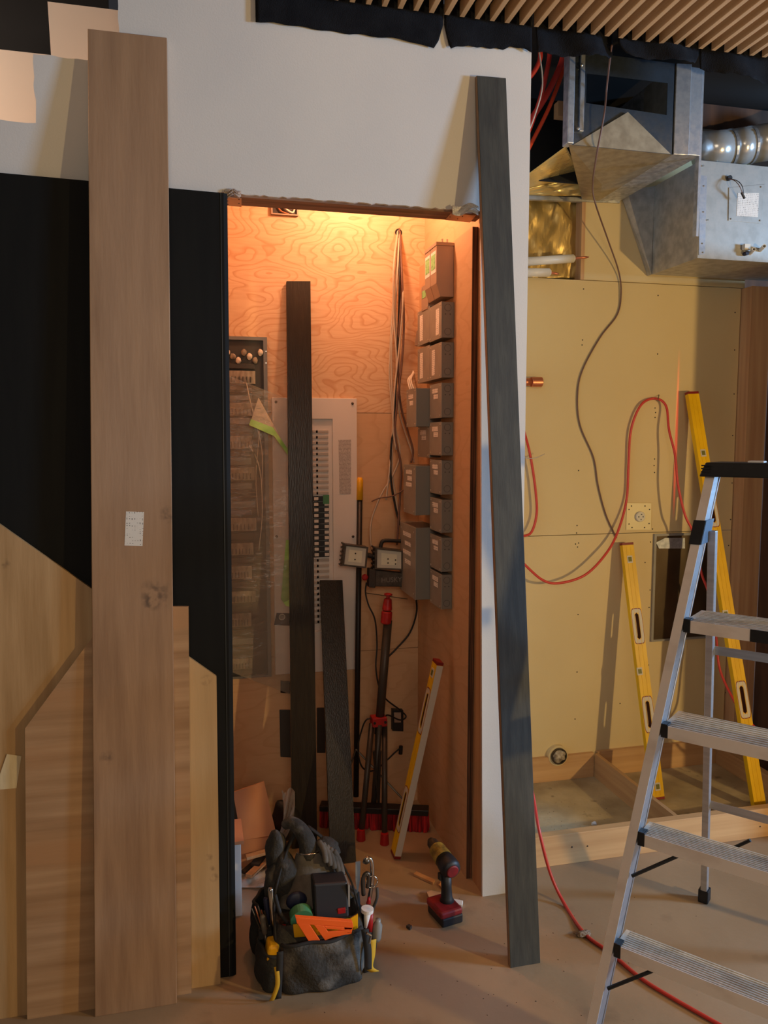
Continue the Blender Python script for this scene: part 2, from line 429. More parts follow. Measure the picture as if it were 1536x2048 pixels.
#PARTS
# ================================================================== the setting
fl = struct(M().box(-3.0, 5.5, -3.0, 4.2, -0.06, 0).build('floor', 'concrete'))
ZH = 2.482                      # lower edge of the drywall over the opening
def jag(a, b, n, amp, seed):
    """torn edge in the wall plane between two (x, z) points"""
    r = random.Random(seed); out = []
    for i in range(1, n):
        t = i / n
        out.append((a[0] + (b[0] - a[0]) * t + r.uniform(-amp, amp) * (abs(b[1] - a[1]) > abs(b[0] - a[0])), a[1] + (b[1] - a[1]) * t + r.uniform(-amp, amp) * (abs(b[1] - a[1]) <= abs(b[0] - a[0]))))
    return out
p1 = at(236, 10, Y=W).x; zs = at(120, 114, Y=W).z; x2 = at(68, 150, Y=W).x; z2 = at(40, 243, Y=W).z
XR = 1.149
pl = [(XR, 0), (XR, 3.14), (p1, 3.14)] + jag((p1, 3.14), (p1, zs), 9, 0.002, 1) + [(p1, zs)] + jag((p1, zs), (x2, zs), 10, 0.003, 2) + [(x2, zs)] + \
     jag((x2, zs), (x2, z2), 9, 0.003, 3) + [(x2, z2)] + jag((x2, z2), (-1.3, z2), 30, 0.003, 4) + [(-1.3, z2), (-1.3, 0), (0.085, 0), (0.085, ZH)] + \
     jag((0.085, ZH), (0.97, ZH), 60, 0.0022, 5) + [(0.972, ZH), (0.986, 1.5), (1.008, 0)]
struct(M().prism([(x, W, z) for x, z in pl], (0, 0.013, 0)).build('wall_front', 'drywall'))
# sheet seen behind the stepped notch of the front wall, and the dark plenum behind it
YB2 = W + 0.34
q = [at(95, 3, Y=YB2), at(250, 22, Y=YB2), at(250, 330, Y=YB2), at(-260, 330, Y=YB2), at(-260, 70, Y=YB2), at(102, 110, Y=YB2)]
struct(M().prism(q, (0, 0.013, 0)).build('wall_upper_back', 'drywall_back'))
struct(M().box(-2.2, -0.28, W + 0.62, W + 0.64, 2.52, 3.6).build('wall_plenum', 'plenum_black'))
struct(M().box(-2.2, -0.25, W + 0.013, W + 0.62, 2.48, 2.50).build('trim_9', 'stud_wood'))
# header over the opening, with its nail plates
hd = struct(M().box(0.06, 0.99, W + 0.013, W + 0.105, ZH - 0.006, 2.60).build('trim_1', 'header_wood'))
npl = M().prism([at(452, 394, Z=ZH - 0.007), at(483, 397, Z=ZH - 0.007), at(483, 414, Z=ZH - 0.007), at(452, 411, Z=ZH - 0.007)], (0, 0, 0.001)).build('nail_plate', 'nail_plate', hd)
M().prism([at(902, 427, Z=ZH - 0.007), at(952, 431, Z=ZH - 0.007), at(940, 445, Z=ZH - 0.007), at(890, 440, Z=ZH - 0.007)], (0, 0, 0.001)).build('nail_plate', 'nail_plate', hd)
for a, b in ((455, 396), (455, 402), (456, 409), (478, 399), (478, 407), (905, 428), (920, 429), (925, 433), (900, 434), (915, 438)):
    M().lathe([(0.0022, -0.0006), (0.0022, 0.0004)], at(a, b, Z=ZH - 0.0078), n=8).build('nail_hole', 'screw_dark', hd)
tn = struct(M().grid(lambda u, v: at(448 + 34 * u, 380 + 12 * v + 3 * math.sin(9 * u), Y=W - 0.004 - 0.012 * math.sin(3.1 * u) * (0.5 + 0.5 * math.sin(11 * v + 7 * u))), 10, 6).build('trim_2', 'drywall_edge', solid=0.002))
struct(M().grid(lambda u, v: at(905 + 52 * u, 410 + 18 * v + 4 * math.sin(7 * u), Y=W - 0.006 - 0.014 * abs(math.sin(5 * u + 4 * v))), 12, 6).build('trim_3', 'drywall', solid=0.002))
# jamb stud and closet walls
struct(M().box(CX + 0.023, 1.09, W + 0.013, 2.735, 0, ZH - 0.006).build('trim_4', 'stud_wood'))
struct(M().box(1.09, XR - 0.002, W + 0.013, BK + 0.3, 0, 3.14).build('wall_partition', 'drywall'))
cr = struct(M().box(CX + 0.024, 1.09, 2.735, CB + 0.1, 0, 3.0).build('wall_closet_right', 'plywood_plain'))
zb1 = at(909, 481, X=CX).z
bk = M().box(CX, CX + 0.0225, 2.736, CB, 0.0, zb1).build('plywood_sheet', 'plywood_plain', cr)
bl = M().box(CX + 0.0005, CX + 0.0220, 2.7350, 2.7358, 0.0, zb1).build('plywood_edge', 'ply_edge', cr)
cbk = struct(M().box(-0.10, 1.09, CB + 0.012, CB + 0.03, 0, 3.0).build('wall_closet_back', 'dark_wood'))
zj1 = at(750, 826, Y=CB).z; zj2 = at(800, 1297, Y=CB).z
M().box(-0.08, CX + 0.03, CB, CB + 0.012, zj1 + 0.001, 3.0).build('plywood_sheet', 'plywood_fir', cbk)
M().box(-0.08, CX, CB + 0.001, CB + 0.012, zj2 + 0.001, zj1 - 0.001).build('plywood_sheet', 'plywood_plain', cbk)
M().box(-0.08, CX, CB, CB + 0.012, 0, zj2 - 0.001).build('plywood_sheet', 'plywood_plain', cbk)
struct(M().box(-0.10, -0.08, W + 0.013, CB + 0.03, 0, 3.0).build('wall_closet_left', 'plywood_plain'))
struct(M().box(-0.10, 1.09, W + 0.105, CB + 0.03, 3.0, 3.02).build('ceiling_closet', 'plywood_plain'))
sk = M().lathe([(0.003, 0), (0.003, 0.0015)], (0, 0, 0), (0, -1, 0), 8)
scr0 = None
def screw(px, py, Yv, parent, r=0.0032, m='screw_dark'):
    global scr0
    p = at(px, py, Y=Yv)
    if scr0 is None:
        scr0 = M().lathe([(0.0032, 0), (0.0032, 0.0012), (0.0016, 0.0016)], p, (0, -1, 0), 8).build('screw', m, parent)
        me = scr0.data
        me.transform(Matrix.Translation(-p + parent.location)); scr0.location = p - parent.location
        return scr0
    o = share('screw', scr0, p - parent.location, parent); return o
# alcove behind: back wall in three sheets, stud and dark framing at its right end
zA = 1.237; zB = at(1300, 567, Y=BK).z
XA = at(1168, 480, Y=BK).x; XE = 2.685
ab = struct(M().box(1.15, 2.69, BK + 0.10, BK + 0.12, 0, 3.2).build('wall_alcove_back', 'drywall_tan'))
M().box(1.15, XE, BK, BK + 0.013, 0.10, zA - 0.0015).build('drywall_sheet', 'drywall_tan', ab)
M().box(1.15, XE, BK, BK + 0.013, zA + 0.0015, zB - 0.0015).build('drywall_sheet', 'drywall_tan', ab)
M().box(XA, XE + 0.02, BK, BK + 0.013, zB + 0.0015, 3.2).build('drywall_sheet', 'drywall_tan', ab)
for a, b in ((1167, 578), (1316, 591), (1165, 680), (1164, 690), (1315, 708), (1470, 625), (1469, 700), (1468, 788), (1465, 871), (1157, 941), (1310, 816), (1311, 825), (1310, 835), (1309, 918), (1308, 931),
             (1309, 945), (1154, 1051), (1153, 1066), (1151, 1088), (1157, 1086), (1155, 1094), (1305, 1058), (1301, 1084), (1290, 1125), (1298, 1215), (1156, 1229), (1297, 1330), (1154, 1344), (1150, 1438), (1464, 966), (1461, 1039), (1457, 1091), (1300, 1180), (1240, 1407), (1451, 1385)):
    screw(a, b, BK, ab)
tb = struct(M().box(XE + 0.005, XE + 0.115, BK - 0.075, BK + 0.013, 0, zB - 0.002).build('trim_5', 'stud_wood'))
struct(M().box(XE + 0.117, 3.25, BK - 0.075, BK - 0.03, at(1520, 690, Y=BK - 0.07).z, at(1520, 582, Y=BK - 0.07).z).build('trim_6', 'stud_wood'))
struct(M().box(2.80, 2.84, 2.545, BK - 0.08, 0, 2.485).build('wall_alcove_right', 'dark_wood'))
struct(M().box(2.70, 2.84, 2.50, 2.545, 0, 2.485).build('wall_alcove_end', 'stud_wood'))
struct(M().box(XE + 0.117, 4.0, BK + 0.3, BK + 0.33, 0, 3.14).build('wall_far', 'dark_wood'))
# sill plates on the alcove floor
zp = at(1080, 1675, Y=2.739).z
fp = struct(M().box(1.152, 2.79, 2.739, 2.777, 0, zp).build('trim_7', 'plate_wood', bevel=0.002))
for a, b in ((1144, 1694), (1175, 1692), (1520, 1653)): screw(a, b, 2.739, fp)
struct(M().box(1.926, 1.945, 2.777, BK - 0.022, 0, 0.125).build('trim_8', 'plate_wood_depth'))
struct(M().box(1.152, 1.924, BK - 0.022, BK - 0.001, 0, 0.128).build('trim_10', 'plate_wood'))
struct(M().box(1.947, XE, BK - 0.022, BK - 0.001, 0, 0.132).build('trim_11', 'plate_wood'))
struct(M().box(2.63, 2.668, 2.777, BK - 0.024, 0, 0.10).build('trim_12', 'plate_wood_depth'))
M().box(1.152, 2.79, 2.778, BK - 0.02, 0.0003, 0.004).build('dirty_slab', 'concrete_dirty', fl)
# ceiling: black void above a run of wooden slats
ce = struct(M().box(-2.5, 5.0, -3.0, 2.60, 3.19, 3.21).build('ceiling', 'plenum_black'))
struct(M().box(1.15, 5.0, 2.60, BK + 0.4, 3.25, 3.27).build('ceiling_alcove', 'plenum_black'))
zS = at(984, 42, Y=2.575).z
sx0 = at(984, 42, Y=2.575).x; SP = 0.0527
src = M().box(-0.008, 0.008, -2.2, 2.575, zS, zS + 0.048).build('slat', 'slat_wood', ce)
for k in range(-16, 46):
    X = sx0 + k * SP
    if k == -16: src.location = Vector((X, 0, 0)) - ce.location
    else: share('slat', src, Vector((X, 0, 0)) - ce.location, ce)
src.data.transform(Matrix.Translation(ce.location)); 
for o in ce.children: o.location = Vector((o.location.x + ce.location.x, 0, 0)) - ce.location + Vector((0, 0, 0))
for o in ce.children: o.location.x = o.location.x

# ------------------------------------------------------------------ black fabric flaps hanging from the ceiling edge
def flap(x0, x1, low, Y0, bulge, label, ztop=3.18, seed=0, drape=0.0):
    """low: list of (px, py) of the torn lower edge"""
    xs = [p[0] for p in low]
    def lowy(px):
        for (a, ya), (b, yb) in zip(low, low[1:]):
            if a <= px <= b: return ya + (yb - ya) * (px - a) / max(b - a, 1e-6)
        return low[-1][1] if px > low[-1][0] else low[0][1]
    r = random.Random(seed); ph = r.uniform(0, 6)
    def fn(u, v):
        px = x0 + (x1 - x0) * u
        b = at(px, lowy(px) + 1.2 * math.sin(40 * u + ph), Y=Y0)
        z = b.z + (ztop - b.z) * v
        y = Y0 - bulge * (0.5 + 0.5 * math.sin(9 * u + ph + 2 * v)) * (1 - 0.5 * v) - drape * math.sin(3.14 * u) * (1 - v)
        return Vector((b.x, y, z))
    o = M().grid(fn, 40, 10).build('fabric_flap', 'black_fabric', smooth=True, solid=0.002)
    return tag(o, label, 'fabric', 'black fabric flaps along the ceiling edge')
flap(511, 886, [(511, 45), (560, 49), (640, 60), (700, 68), (704, 74), (708, 68), (760, 76), (805, 80), (835, 90), (872, 97), (880, 70), (886, 50)], W - 0.006, 0.006, 'wide black fabric flap with torn edge over the white drywall', seed=1)
flap(888, 1062, [(888, 50), (899, 98), (925, 94), (990, 97), (1005, 99), (1020, 95), (1040, 98), (1062, 106)], W - 0.006, 0.008, 'black fabric flap over the top right corner of white drywall', seed=2)
flap(1066, 1224, [(1066, 112), (1120, 121), (1170, 124), (1215, 120), (1224, 112)], W + 0.02, 0.03, 'black fabric flap left of the brown cable above the duct', seed=3, drape=0.03)
flap(1228, 1396, [(1228, 95), (1240, 118), (1270, 128), (1350, 140), (1380, 134), (1396, 112)], W + 0.01, 0.03, 'sagging black fabric flap above the right half of the duct', seed=4, drape=0.05)
flap(1398, 1560, [(1398, 140), (1430, 150), (1480, 165), (1536, 172), (1560, 175)], W + 0.02, 0.03, 'black fabric flap at the far right above the round duct', seed=5, drape=0.02)

# ================================================================== boards leaning on the front wall
def lean(poly, Y0, slope, th):
    """poly of pixels on the plane Y = Y0 + slope*Z, thickness away from the camera"""
    n = Vector((0, 1, -slope)).normalized()
    pts = []
    for p in poly:
        q = onplane(p[0], p[1], (0, Y0, 0), n)
        if q.z < 0.03: q = Vector((at(p[0], p[1], Z=0).x, Y0, 0.0)); 
        pts.append(q)
    return pts, n * th, n
SLP = 0.0805
pts, th, n = lean([(-260, 322), (447, 386), (465, 1953), (-260, 2040)], 2.385, (W - 0.022 - 2.385) / ZH, 0.019)
t = thing('black_laminate_board', (pts[3] + pts[2]) / 2, 'tall matte black panel standing behind all the oak boards, left of the closet', 'panel')
M().prism(pts, th).build('panel_sheet', 'black_laminate', t)
e0, e1 = pts[1], pts[2]
M().prism([e0 + Vector((-0.010, -0.0012, 0)), e0 + Vector((-0.0075, -0.0012, 0)), e1 + Vector((-0.0075, -0.0012, 0)), e1 + Vector((-0.010, -0.0012, 0))], (0, 0.001, 0)).build('edge_strip', 'black_edge', t)
M().prism([e0 + Vector((0.0, 0.0, 0)), e0 + Vector((0.012, 0.006, 0)), e1 + Vector((0.012, 0.006, 0)), e1], (0, 0.014, 0)).build('edge_trim', 'black_laminate', t)
# oak panel with a slanting top
pts, th, n = lean([(-200, 908), (0, 1049), (433, 1353), (441, 1967), (-200, 2050)], 2.358, SLP, 0.018)
t = thing('oak_panel', (pts[3] + pts[4]) / 2, 'wide pale oak panel with long slanting top edge leaning on the black panel', 'panel')
M().prism(pts, th).build('panel_sheet', 'oak_vertical', t)
tq = [onplane(a, b, (0, 2.356, 0), n) for a, b in ((14, 1508), (43, 1512), (33, 1576), (0, 1579), (-4, 1560))]
M().prism(tq, (0, -0.0008, 0)).build('masking_tape', 'masking_tape', t)
# second panel, grain across
pts, th, n = lean([(50, 1457), (230, 1213), (377, 1213), (383, 1981), (57, 2030)], 2.337, SLP, 0.018)
t = thing('oak_panel', (pts[3] + pts[4]) / 2, 'shorter oak panel with cross grain and clipped corner behind the tall board', 'panel')
M().prism(pts, th).build('panel_sheet', 'oak_horizontal', t)
# the tall tan board
SLT = (W - 0.022 - 2.300) / 2.92
pts, th, n = lean([(175, 57), (334, 75), (354, 2004), (190, 2033)], 2.300, SLT, 0.019)
t = thing('tan_board', (pts[2] + pts[3]) / 2, 'tallest tan wooden board with white sticker, leaning in front of oak panels', 'board')
M().prism(pts, th).build('board', 'tan_board', t, bevel=0.002)
lq = [onplane(a, b, (0, 2.300, 0), n) for a, b in ((252, 1023), (288, 1024), (285, 1092), (249, 1091))]
lo = M().prism(lq, (0, -0.0006, 0)).build('sticker', 'label_board', t)
# charcoal plank to the right of the opening
SLC = (W - 0.022 - 2.213) / 2.90
pts, th, n = lean([(954, 151), (1012, 156), (1080, 1925), (1021, 1936)], 2.213, SLC, 0.019)
t = thing('charcoal_plank', (pts[2] + pts[3]) / 2, 'long charcoal plank leaning right of the closet opening', 'plank')
M().prism(pts, th).build('plank', 'charcoal_plank', t, bevel=0.001)
a, d = pts[0], pts[3]
M().prism([a + Vector((-0.0008, 0.001, 0)), d + Vector((-0.0008, 0.001, 0.0)), d + Vector((-0.0008, 0.019, 0)), a + Vector((-0.0008, 0.019, 0))], (0.0006, 0, 0)).build('raw_edge', 'charcoal_edge', t)

# ================================================================== alcove: ducts, pipes, hoses, levels
zU = 2.826; YF = 2.85
t = thing('supply_duct', (1.65, 3.1, zU), 'rectangular galvanized duct with cut out opening in the front', 'duct')
# front plate with its opening
xo0, xo1 = at(1137, 290, Y=YF).x, at(1345, 306, Y=YF).x
xi0, xi1 = at(1173, 160, Y=YF).x, at(1334, 215, Y=YF).x
zi0, zi1 = at(1200, 209, Y=YF).z, at(1200, 150, Y=YF).z
ZT = 3.17
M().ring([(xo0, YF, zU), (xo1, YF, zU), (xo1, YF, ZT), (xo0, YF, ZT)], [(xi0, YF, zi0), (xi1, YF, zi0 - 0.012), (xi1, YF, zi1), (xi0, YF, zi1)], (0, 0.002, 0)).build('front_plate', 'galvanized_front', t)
ap = at(1256, 224, Y=YF - 0.012)
c0 = [Vector((xo0 + 0.02, YF - 0.0012, zU + 0.001)), Vector((xo1 - 0.008, YF - 0.0012, zU + 0.001))]
M().add([c0[0], c0[1], ap, ap + Vector((0, 0.0108, 0.0))], [(0, 1, 2), (0, 2, 3), (2, 1, 3), (0, 3, 1)]).build('cross_break', 'galvanized_warm', t)
# underside, tapering towards the wall, with a folded crease
a, b, c, d = Vector((xo0, YF, zU)), Vector((xo1, YF, zU)), Vector((1.88, BK, zU)), Vector((1.800, BK, zU))
m = (a + b + c + d) / 4 + Vector((0.02, 0.05, -0.014))
M().add([a, b, c, d, m], [(0, 1, 4), (1, 2, 4), (2, 3, 4), (3, 0, 4)]).build('underside', 'galvanized_warm', t)
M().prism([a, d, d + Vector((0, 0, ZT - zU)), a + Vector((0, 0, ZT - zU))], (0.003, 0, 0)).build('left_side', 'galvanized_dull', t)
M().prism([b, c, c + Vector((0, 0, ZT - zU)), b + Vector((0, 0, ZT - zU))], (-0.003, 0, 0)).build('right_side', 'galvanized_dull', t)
# bent flange strips at left and right of the front
M().box(xo0 - 0.012, xo0 + 0.014, YF - 0.016, YF + 0.03, zU, ZT).build('corner_post', 'galvanized', t, bevel=0.003)
M().box(xo0 + 0.040, xo0 + 0.058, YF - 0.010, YF, zU + 0.05, ZT).build('stiffener', 'galvanized', t, bevel=0.002)
f1, f2 = at(1374, 310, Y=YF).x, at(1399, 316, Y=YF).x
M().prism([(xo1 + 0.003, YF - 0.004, zU), (f1, YF - 0.012, zU), (f1, BK - 0.01, zU), (xo1 + 0.003, BK - 0.01, zU)], (0, 0, ZT - zU)).build('flange', 'galvanized', t, bevel=0.002)
M().prism([(f1 + 0.002, YF - 0.004, zU + 0.004), (f2, YF - 0.004, zU + 0.004), (f2, BK - 0.01, zU + 0.004), (f1 + 0.002, BK - 0.01, zU + 0.004)], (0, 0, ZT - zU - 0.01)).build('flange', 'galvanized', t, bevel=0.002)
M().box(f2 + 0.001, f2 + 0.012, YF + 0.005, YF + 0.03, 2.52, ZT).build('hanger_strap', 'galvanized', t)
for px, py in ((1163, 130), (1156, 257)): 
    p = at(px, py, Y=YF - 0.011); M().lathe([(0.006, 0), (0.006, 0.003), (0.003, 0.005)], p, (0, -1, 0), 10).build('bolt', 'screw', t)
M().box(xi0 + 0.005, xi0 + 0.13, YF + 0.25, YF + 0.29, zi0 + 0.05, zi0 + 0.11).build('wood_block', 'stud_wood', t)
M().box(xo0 + 0.03, xo1 - 0.02, YF + 0.42, YF + 0.43, zU + 0.004, ZT).build('inner_liner', 'plenum_black', t)  # black sheet painted in for the dark inside of the duct
# air handler with its sloping left flank
XL = 2.155; YA = 3.082; zL = 2.493; zT = 2.905
t = thing('air_handler', (2.5, 3.3, zL), 'galvanized air handler cabinet with paper label at the upper right', 'air handler')
M().box(XL, 3.15, YA, BK - 0.04, zL, zT).build('cabinet', 'galvanized_dull', t)
fa = [at(1220, 404, Y=BK - 0.012), at(1240, 404, Y=BK - 0.02), at(1300, 549, Y=BK - 0.02), at(1290, 549, Y=BK - 0.012)]
M().hexa([(XL - 0.002, BK - 0.04, zL), (XL, BK - 0.002, zL), (XL, BK - 0.002, zL + 0.01), (XL - 0.002, BK - 0.04, zL + 0.01),
          (XL - 0.145, BK - 0.04, zT - 0.03), (XL - 0.16, BK - 0.002, zT - 0.03), (XL, BK - 0.002, zT), (XL, BK - 0.04, zT)]).build('sloping_flank', 'galvanized_dull', t)
YP = YA - 0.003
sp = [at(1396, 322, Y=YA).x, at(1414, 322, Y=YA).x]
M().prism([at(1400, 350, Y=YP), at(1414, 352, Y=YP), at(1410, 508, Y=YP), at(1398, 510, Y=YP)], (0, 0.002, 0)).build('seam_strip', 'galvanized', t)
dp = [at(1458, 375, Y=YP), at(1530, 368, Y=YP), at(1524, 447, Y=YP), at(1457, 441, Y=YP)]
dr = M().prism(dp, (0, 0.0025, 0)).build('access_panel', 'galvanized_dull', t, bevel=0.001)
M().prism([at(1476, 386, Y=YP - 0.001), at(1518, 386, Y=YP - 0.001), at(1516, 434, Y=YP - 0.001), at(1473, 432, Y=YP - 0.001)], (0, 0.0008, 0)).build('paper_label', 'label_print', t)
for a, b in ((1407, 332), (1408, 372), (1407, 424), (1405, 487), (1416, 440), (1522, 374), (1462, 438), (1520, 441), (1406, 505)):
    M().lathe([(0.0035, 0), (0.0035, 0.0015), (0.002, 0.003)], at(a, b, Y=YP - 0.0005), (0, -1, 0), 8).build('screw', 'screw', t)
M().lathe([(0.011, 0), (0.011, 0.012)], at(1457, 357, Y=YP), (0, -1, 0), 12).build('grommet', 'black_plastic', t)
for k, dx in enumerate((0, 5)):
    w = spline([at(1457, 357, Y=YP - 0.012), at(1470 + dx, 362, Y=YP - 0.035), at(1480 + dx, 374, Y=YP - 0.05), at(1487, 393, Y=YP - 0.035)])
    M().tube(w, 0.0018, 6).build('pigtail_wire', ('cable_brown', 'cable_black')[k], t, smooth=True)
M().tube([at(1483, 385, Y=YP - 0.038), at(1489, 397, Y=YP - 0.035)], 0.005, 8).build('wire_connector', 'cable_black', t)
for a, b, r in ((1501, 506, 0.0085), (1521, 500, 0.0085)):
    p = at(a, b, Y=YP)
    M().lathe([(r, -0.01), (r, 0.045), (r * 0.72, 0.045), (r * 0.72, 0.01)], p + Vector((0, 0, 0)), (-0.35, -1, 0.15), 14).build('pipe_stub', 'pipe_white', t, smooth=False)
M().box(at(1484, 490, Y=YP).x, at(1495, 490, Y=YP).x, YP - 0.02, YP, at(1489, 501, Y=YP).z, at(1489, 490, Y=YP).z).build('fitting', 'pipe_white', t)
M().lathe([(0.009, 0), (0.009, 0.02)], at(1489, 508, Y=YP), (0, -1, 0), 12).build('fitting', 'navy_sticker', t)
# round duct above the air handler
c0 = at(1398, 300, Y=3.24); c1 = at(1460, 296, Y=3.22); c2 = at(1500, 290, Y=3.20); c3 = at(1560, 280, Y=3.17); c4 = at(1640, 262, Y=3.1)
rr = 0.078
t = thing('round_duct', c1 + Vector((0, 0, -rr)), 'shiny round galvanized duct lying above the air handler', 'duct')
M().tube([c0, c1], rr, 28).build('pipe', 'flex_duct', t, smooth=True)
M().tube([c1, c2], rr * 1.02, 28).build('elbow_gore', 'flex_duct', t, smooth=True)
M().tube([c2, c3], rr * 1.03, 28).build('elbow_gore', 'flex_duct', t, smooth=True)
M().tube([c3, c4], rr * 1.04, 28).build('elbow_gore', 'flex_duct', t, smooth=True)
for p, q in ((c1, c2), (c2, c3), (c3, c4)):
    dv = (q - p).normalized()
    M().tube([p - dv * 0.005, p + dv * 0.005], rr * 1.06, 28).build('bead', 'galvanized', t, smooth=False)
# beam above, and a black sheet in place of the unlit cavity
struct(M().box(2.0, 3.6, 3.30, BK - 0.002, at(1450, 262, Y=3.3).z, at(1450, 212, Y=3.3).z).build('trim_13', 'dark_wood'))
struct(M().box(1.152, XA - 0.02, BK + 0.02, BK + 0.05, at(1100, 330, Y=BK + 0.02).z, 3.2).build('wall_cavity', 'plenum_black'))
# foil-faced insulation in the open wall bay, its stud and the strap above
def crump(p00, p10, p11, p01, amp, seed):
    r = random.Random(seed); ph = [r.uniform(0, 6) for _ in range(5)]
    def fn(u, v):
        p = (p00 * (1 - u) + p10 * u) * (1 - v) + (p01 * (1 - u) + p11 * u) * v
        k = math.sin(11 * u + ph[0] + 4 * v) * math.sin(9 * v + ph[1] - 3 * u) + 0.5 * math.sin(23 * u + ph[2]) * math.sin(17 * v + ph[3] + 6 * u)
        return p + Vector((0, -amp * k, 0))
    return fn
YI = BK + 0.055
o = M().grid(crump(at(1040, 398, Y=YI), at(1166, 398, Y=YI), at(1166, 557, Y=YI), at(1040, 557, Y=YI), 0.007, 3), 40, 40).build('foil_insulation', 'foil_dull', smooth=True, solid=0.002)
tag(o, 'wrinkled gold foil insulation filling the wall bay left of the duct', 'insulation')
struct(M().box(at(1162, 480, Y=BK).x, at(1169, 480, Y=BK).x, BK - 0.004, BK + 0.09, zB, at(1166, 400, Y=BK).z).build('trim_14', 'stud_wood'))
struct(M().prism([at(1040, 389, Y=BK - 0.01), at(1240, 399, Y=BK - 0.01), at(1240, 406, Y=BK - 0.01), at(1040, 398, Y=BK - 0.01)], (0, 0.02, 0)).build('trim_15', 'galvanized_dull'))
def patch(q, nu, nv, amp, seed, name, m): return M().grid(crump(q[0], q[1], q[2], q[3], amp, seed), nu, nv).build(name, m, smooth=True, solid=0.002)
o = patch([at(1040, 360, Y=3.15), at(1131, 293, Y=2.90), at(1166, 352, Y=3.38), at(1040, 380, Y=3.38)], 26, 16, 0.004, 5, 'foil_duct_wrap', 'foil')
tag(o, 'gold foil duct wrap sloping down beside the front of the duct', 'insulation')
o = patch([at(1040, 381, Y=3.39), at(1167, 353, Y=3.39), at(1166, 392, Y=3.44), at(1040, 390, Y=3.44)], 26, 10, 0.004, 8, 'foil_duct_wrap', 'foil')
tag(o, 'lower crumpled strip of gold foil wrap above the wall bay', 'insulation')
# insulated pipes sticking out of the bay
for k, (a, b, x1, tip, lab) in enumerate(((524, 517, 1146, 1178, 'upper white insulated pipe with long copper tip in the wall bay'), (545, 545, 1098, 1118, 'lower short white insulated pipe in the wall bay'))):
    p0 = at(1040, a, Y=BK - 0.06); p1 = at(x1, b, Y=BK - 0.06); dv = (p1 - p0).normalized()
    t = thing('insulated_pipe', p0 + Vector((0, 0, -0.022)), lab, 'pipe')
    M().tube([p0, p1], 0.0195, 16).build('insulation_sleeve', 'pipe_white', t, smooth=True)
    M().tube([p1 + dv * 0.001, p1 + dv * 0.006], 0.014, 14).build('sleeve_end', 'label_white', t)
    pt = at(tip, b - 3 + k * 6, Y=BK - 0.06); M().tube([p1, p1 * 0.2 + pt * 0.8, pt], [0.006, 0.006, 0.002], 8).build('copper_tip', 'copper', t, smooth=True)
# red cables in the upper cavity
for k, (a, b, c, d, m, lab) in enumerate(((1080, 118, 1040, 175, 'hose_red', 'topmost short red cable in the dark cavity beside the drywall corner'), (1098, 120, 1048, 285, 'hose_red', 'middle red cable slanting down behind the drywall corner'),
                                (1124, 122, 1052, 255, 'hose_red', 'thickest red cable nearest the duct in the dark cavity'), (1132, 122, 1056, 300, 'hose_orange', 'orange cable lying under the red cables beside the duct'))):
    Y0 = 2.92 + 0.03 * k
    pts = spline([at(a, b - 30, Y=Y0), at(a, b, Y=Y0), at((a + c) / 2 + 6, (b + d) / 2, Y=Y0 + 0.01), at(c, d, Y=Y0 + 0.02), at(c - 20, d + 40, Y=Y0 + 0.02)])
    tag(M().tube(pts, (0.009, 0.009, 0.012, 0.008)[k], 10).build('red_cable', m, smooth=True), lab, 'cable')
tag(M().tube(spline([at(1078, 100, Y=2.88), at(1085, 170, Y=2.88), at(1070, 230, Y=2.88), at(1050, 280, Y=2.88)]), 0.0025, 6).build('thin_wire', 'cable_grey', smooth=True), 'thin pale wire hanging among the red cables', 'wire')
# brown cable hanging in front of the duct down to the alcove wall
P = [(1224, 92, W + 0.015), (1222, 100, W + 0.01), (1214, 170, 2.80), (1208, 230, 2.80), (1193, 310, 2.86), (1185, 370, 3.1), (1190, 405, 3.3), (1216, 480, 3.40), (1238, 545, 3.455), (1242, 590, 3.464), (1234, 630, 3.467), (1200, 675, 3.467), (1165, 740, 3.467), (1155, 790, 3.467), (1160, 850, 3.467), (1187, 915, 3.467), (1196, 970, 3.467), (1212, 1030, 3.467), (1233, 1076, 3.467)]
tag(M().tube(spline([at(a, b, Y=c) for a, b, c in P]), 0.0036, 8).build('hanging_cable', 'cable_brown', smooth=True), 'long thin brown cable dangling from the ceiling over the duct', 'cable')
# red hose
yh = BK - 0.02
P = [(1520, 2095, None), (1440, 2050, None), (1340, 1993, None), (1280, 1955, None), (1220, 1905, None), (1170, 1868, None), (1130, 1810, None), (1100, 1745, 2.55), (1078, 1660, 2.60), (1068, 1600, 2.68), (1054, 1520, 2.76), (1034, 1300, 2.82), (1028, 1060, 2.90), (1026, 880, 3.05), (1034, 825, 3.28),
     (1053, 880, 3.42), (1064, 930, 3.44), (1072, 990, 3.44), (1073, 1030, 3.44), (1063, 1064, 3.43), (1046, 1072, 3.42), (1024, 1072, 3.40), (1016, 1085, 3.39), (1026, 1106, 3.38),
     (1046, 1126, 3.37), (1085, 1160, 3.38), (1120, 1166, 3.38), (1170, 1150, 3.38), (1210, 1110, 3.40), (1235, 1065, 3.43), (1253, 1000, 3.455), (1257, 930, 3.458), (1262, 860, 3.455), (1282, 810, 3.455), (1310, 797, 3.46), (1332, 812, 3.44), (1338, 860, 3.41), (1350, 910, 3.38), (1356, 970, 3.36), (1370, 1030, 3.34), (1385, 1062, 3.33), (1396, 1110, 3.32), (1404, 1150, 3.32), (1418, 1190, 3.31), (1432, 1270, 3.29), (1440, 1340, 3.25), (1470, 1405, 3.15), (1495, 1440, 3.05), (1540, 1480, 2.95), (1600, 1520, 2.9)]
t = thing('air_hose', at(1220, 1905, Z=0.0), 'long red air hose crossing the floor and looping over a nail in the alcove', 'hose')
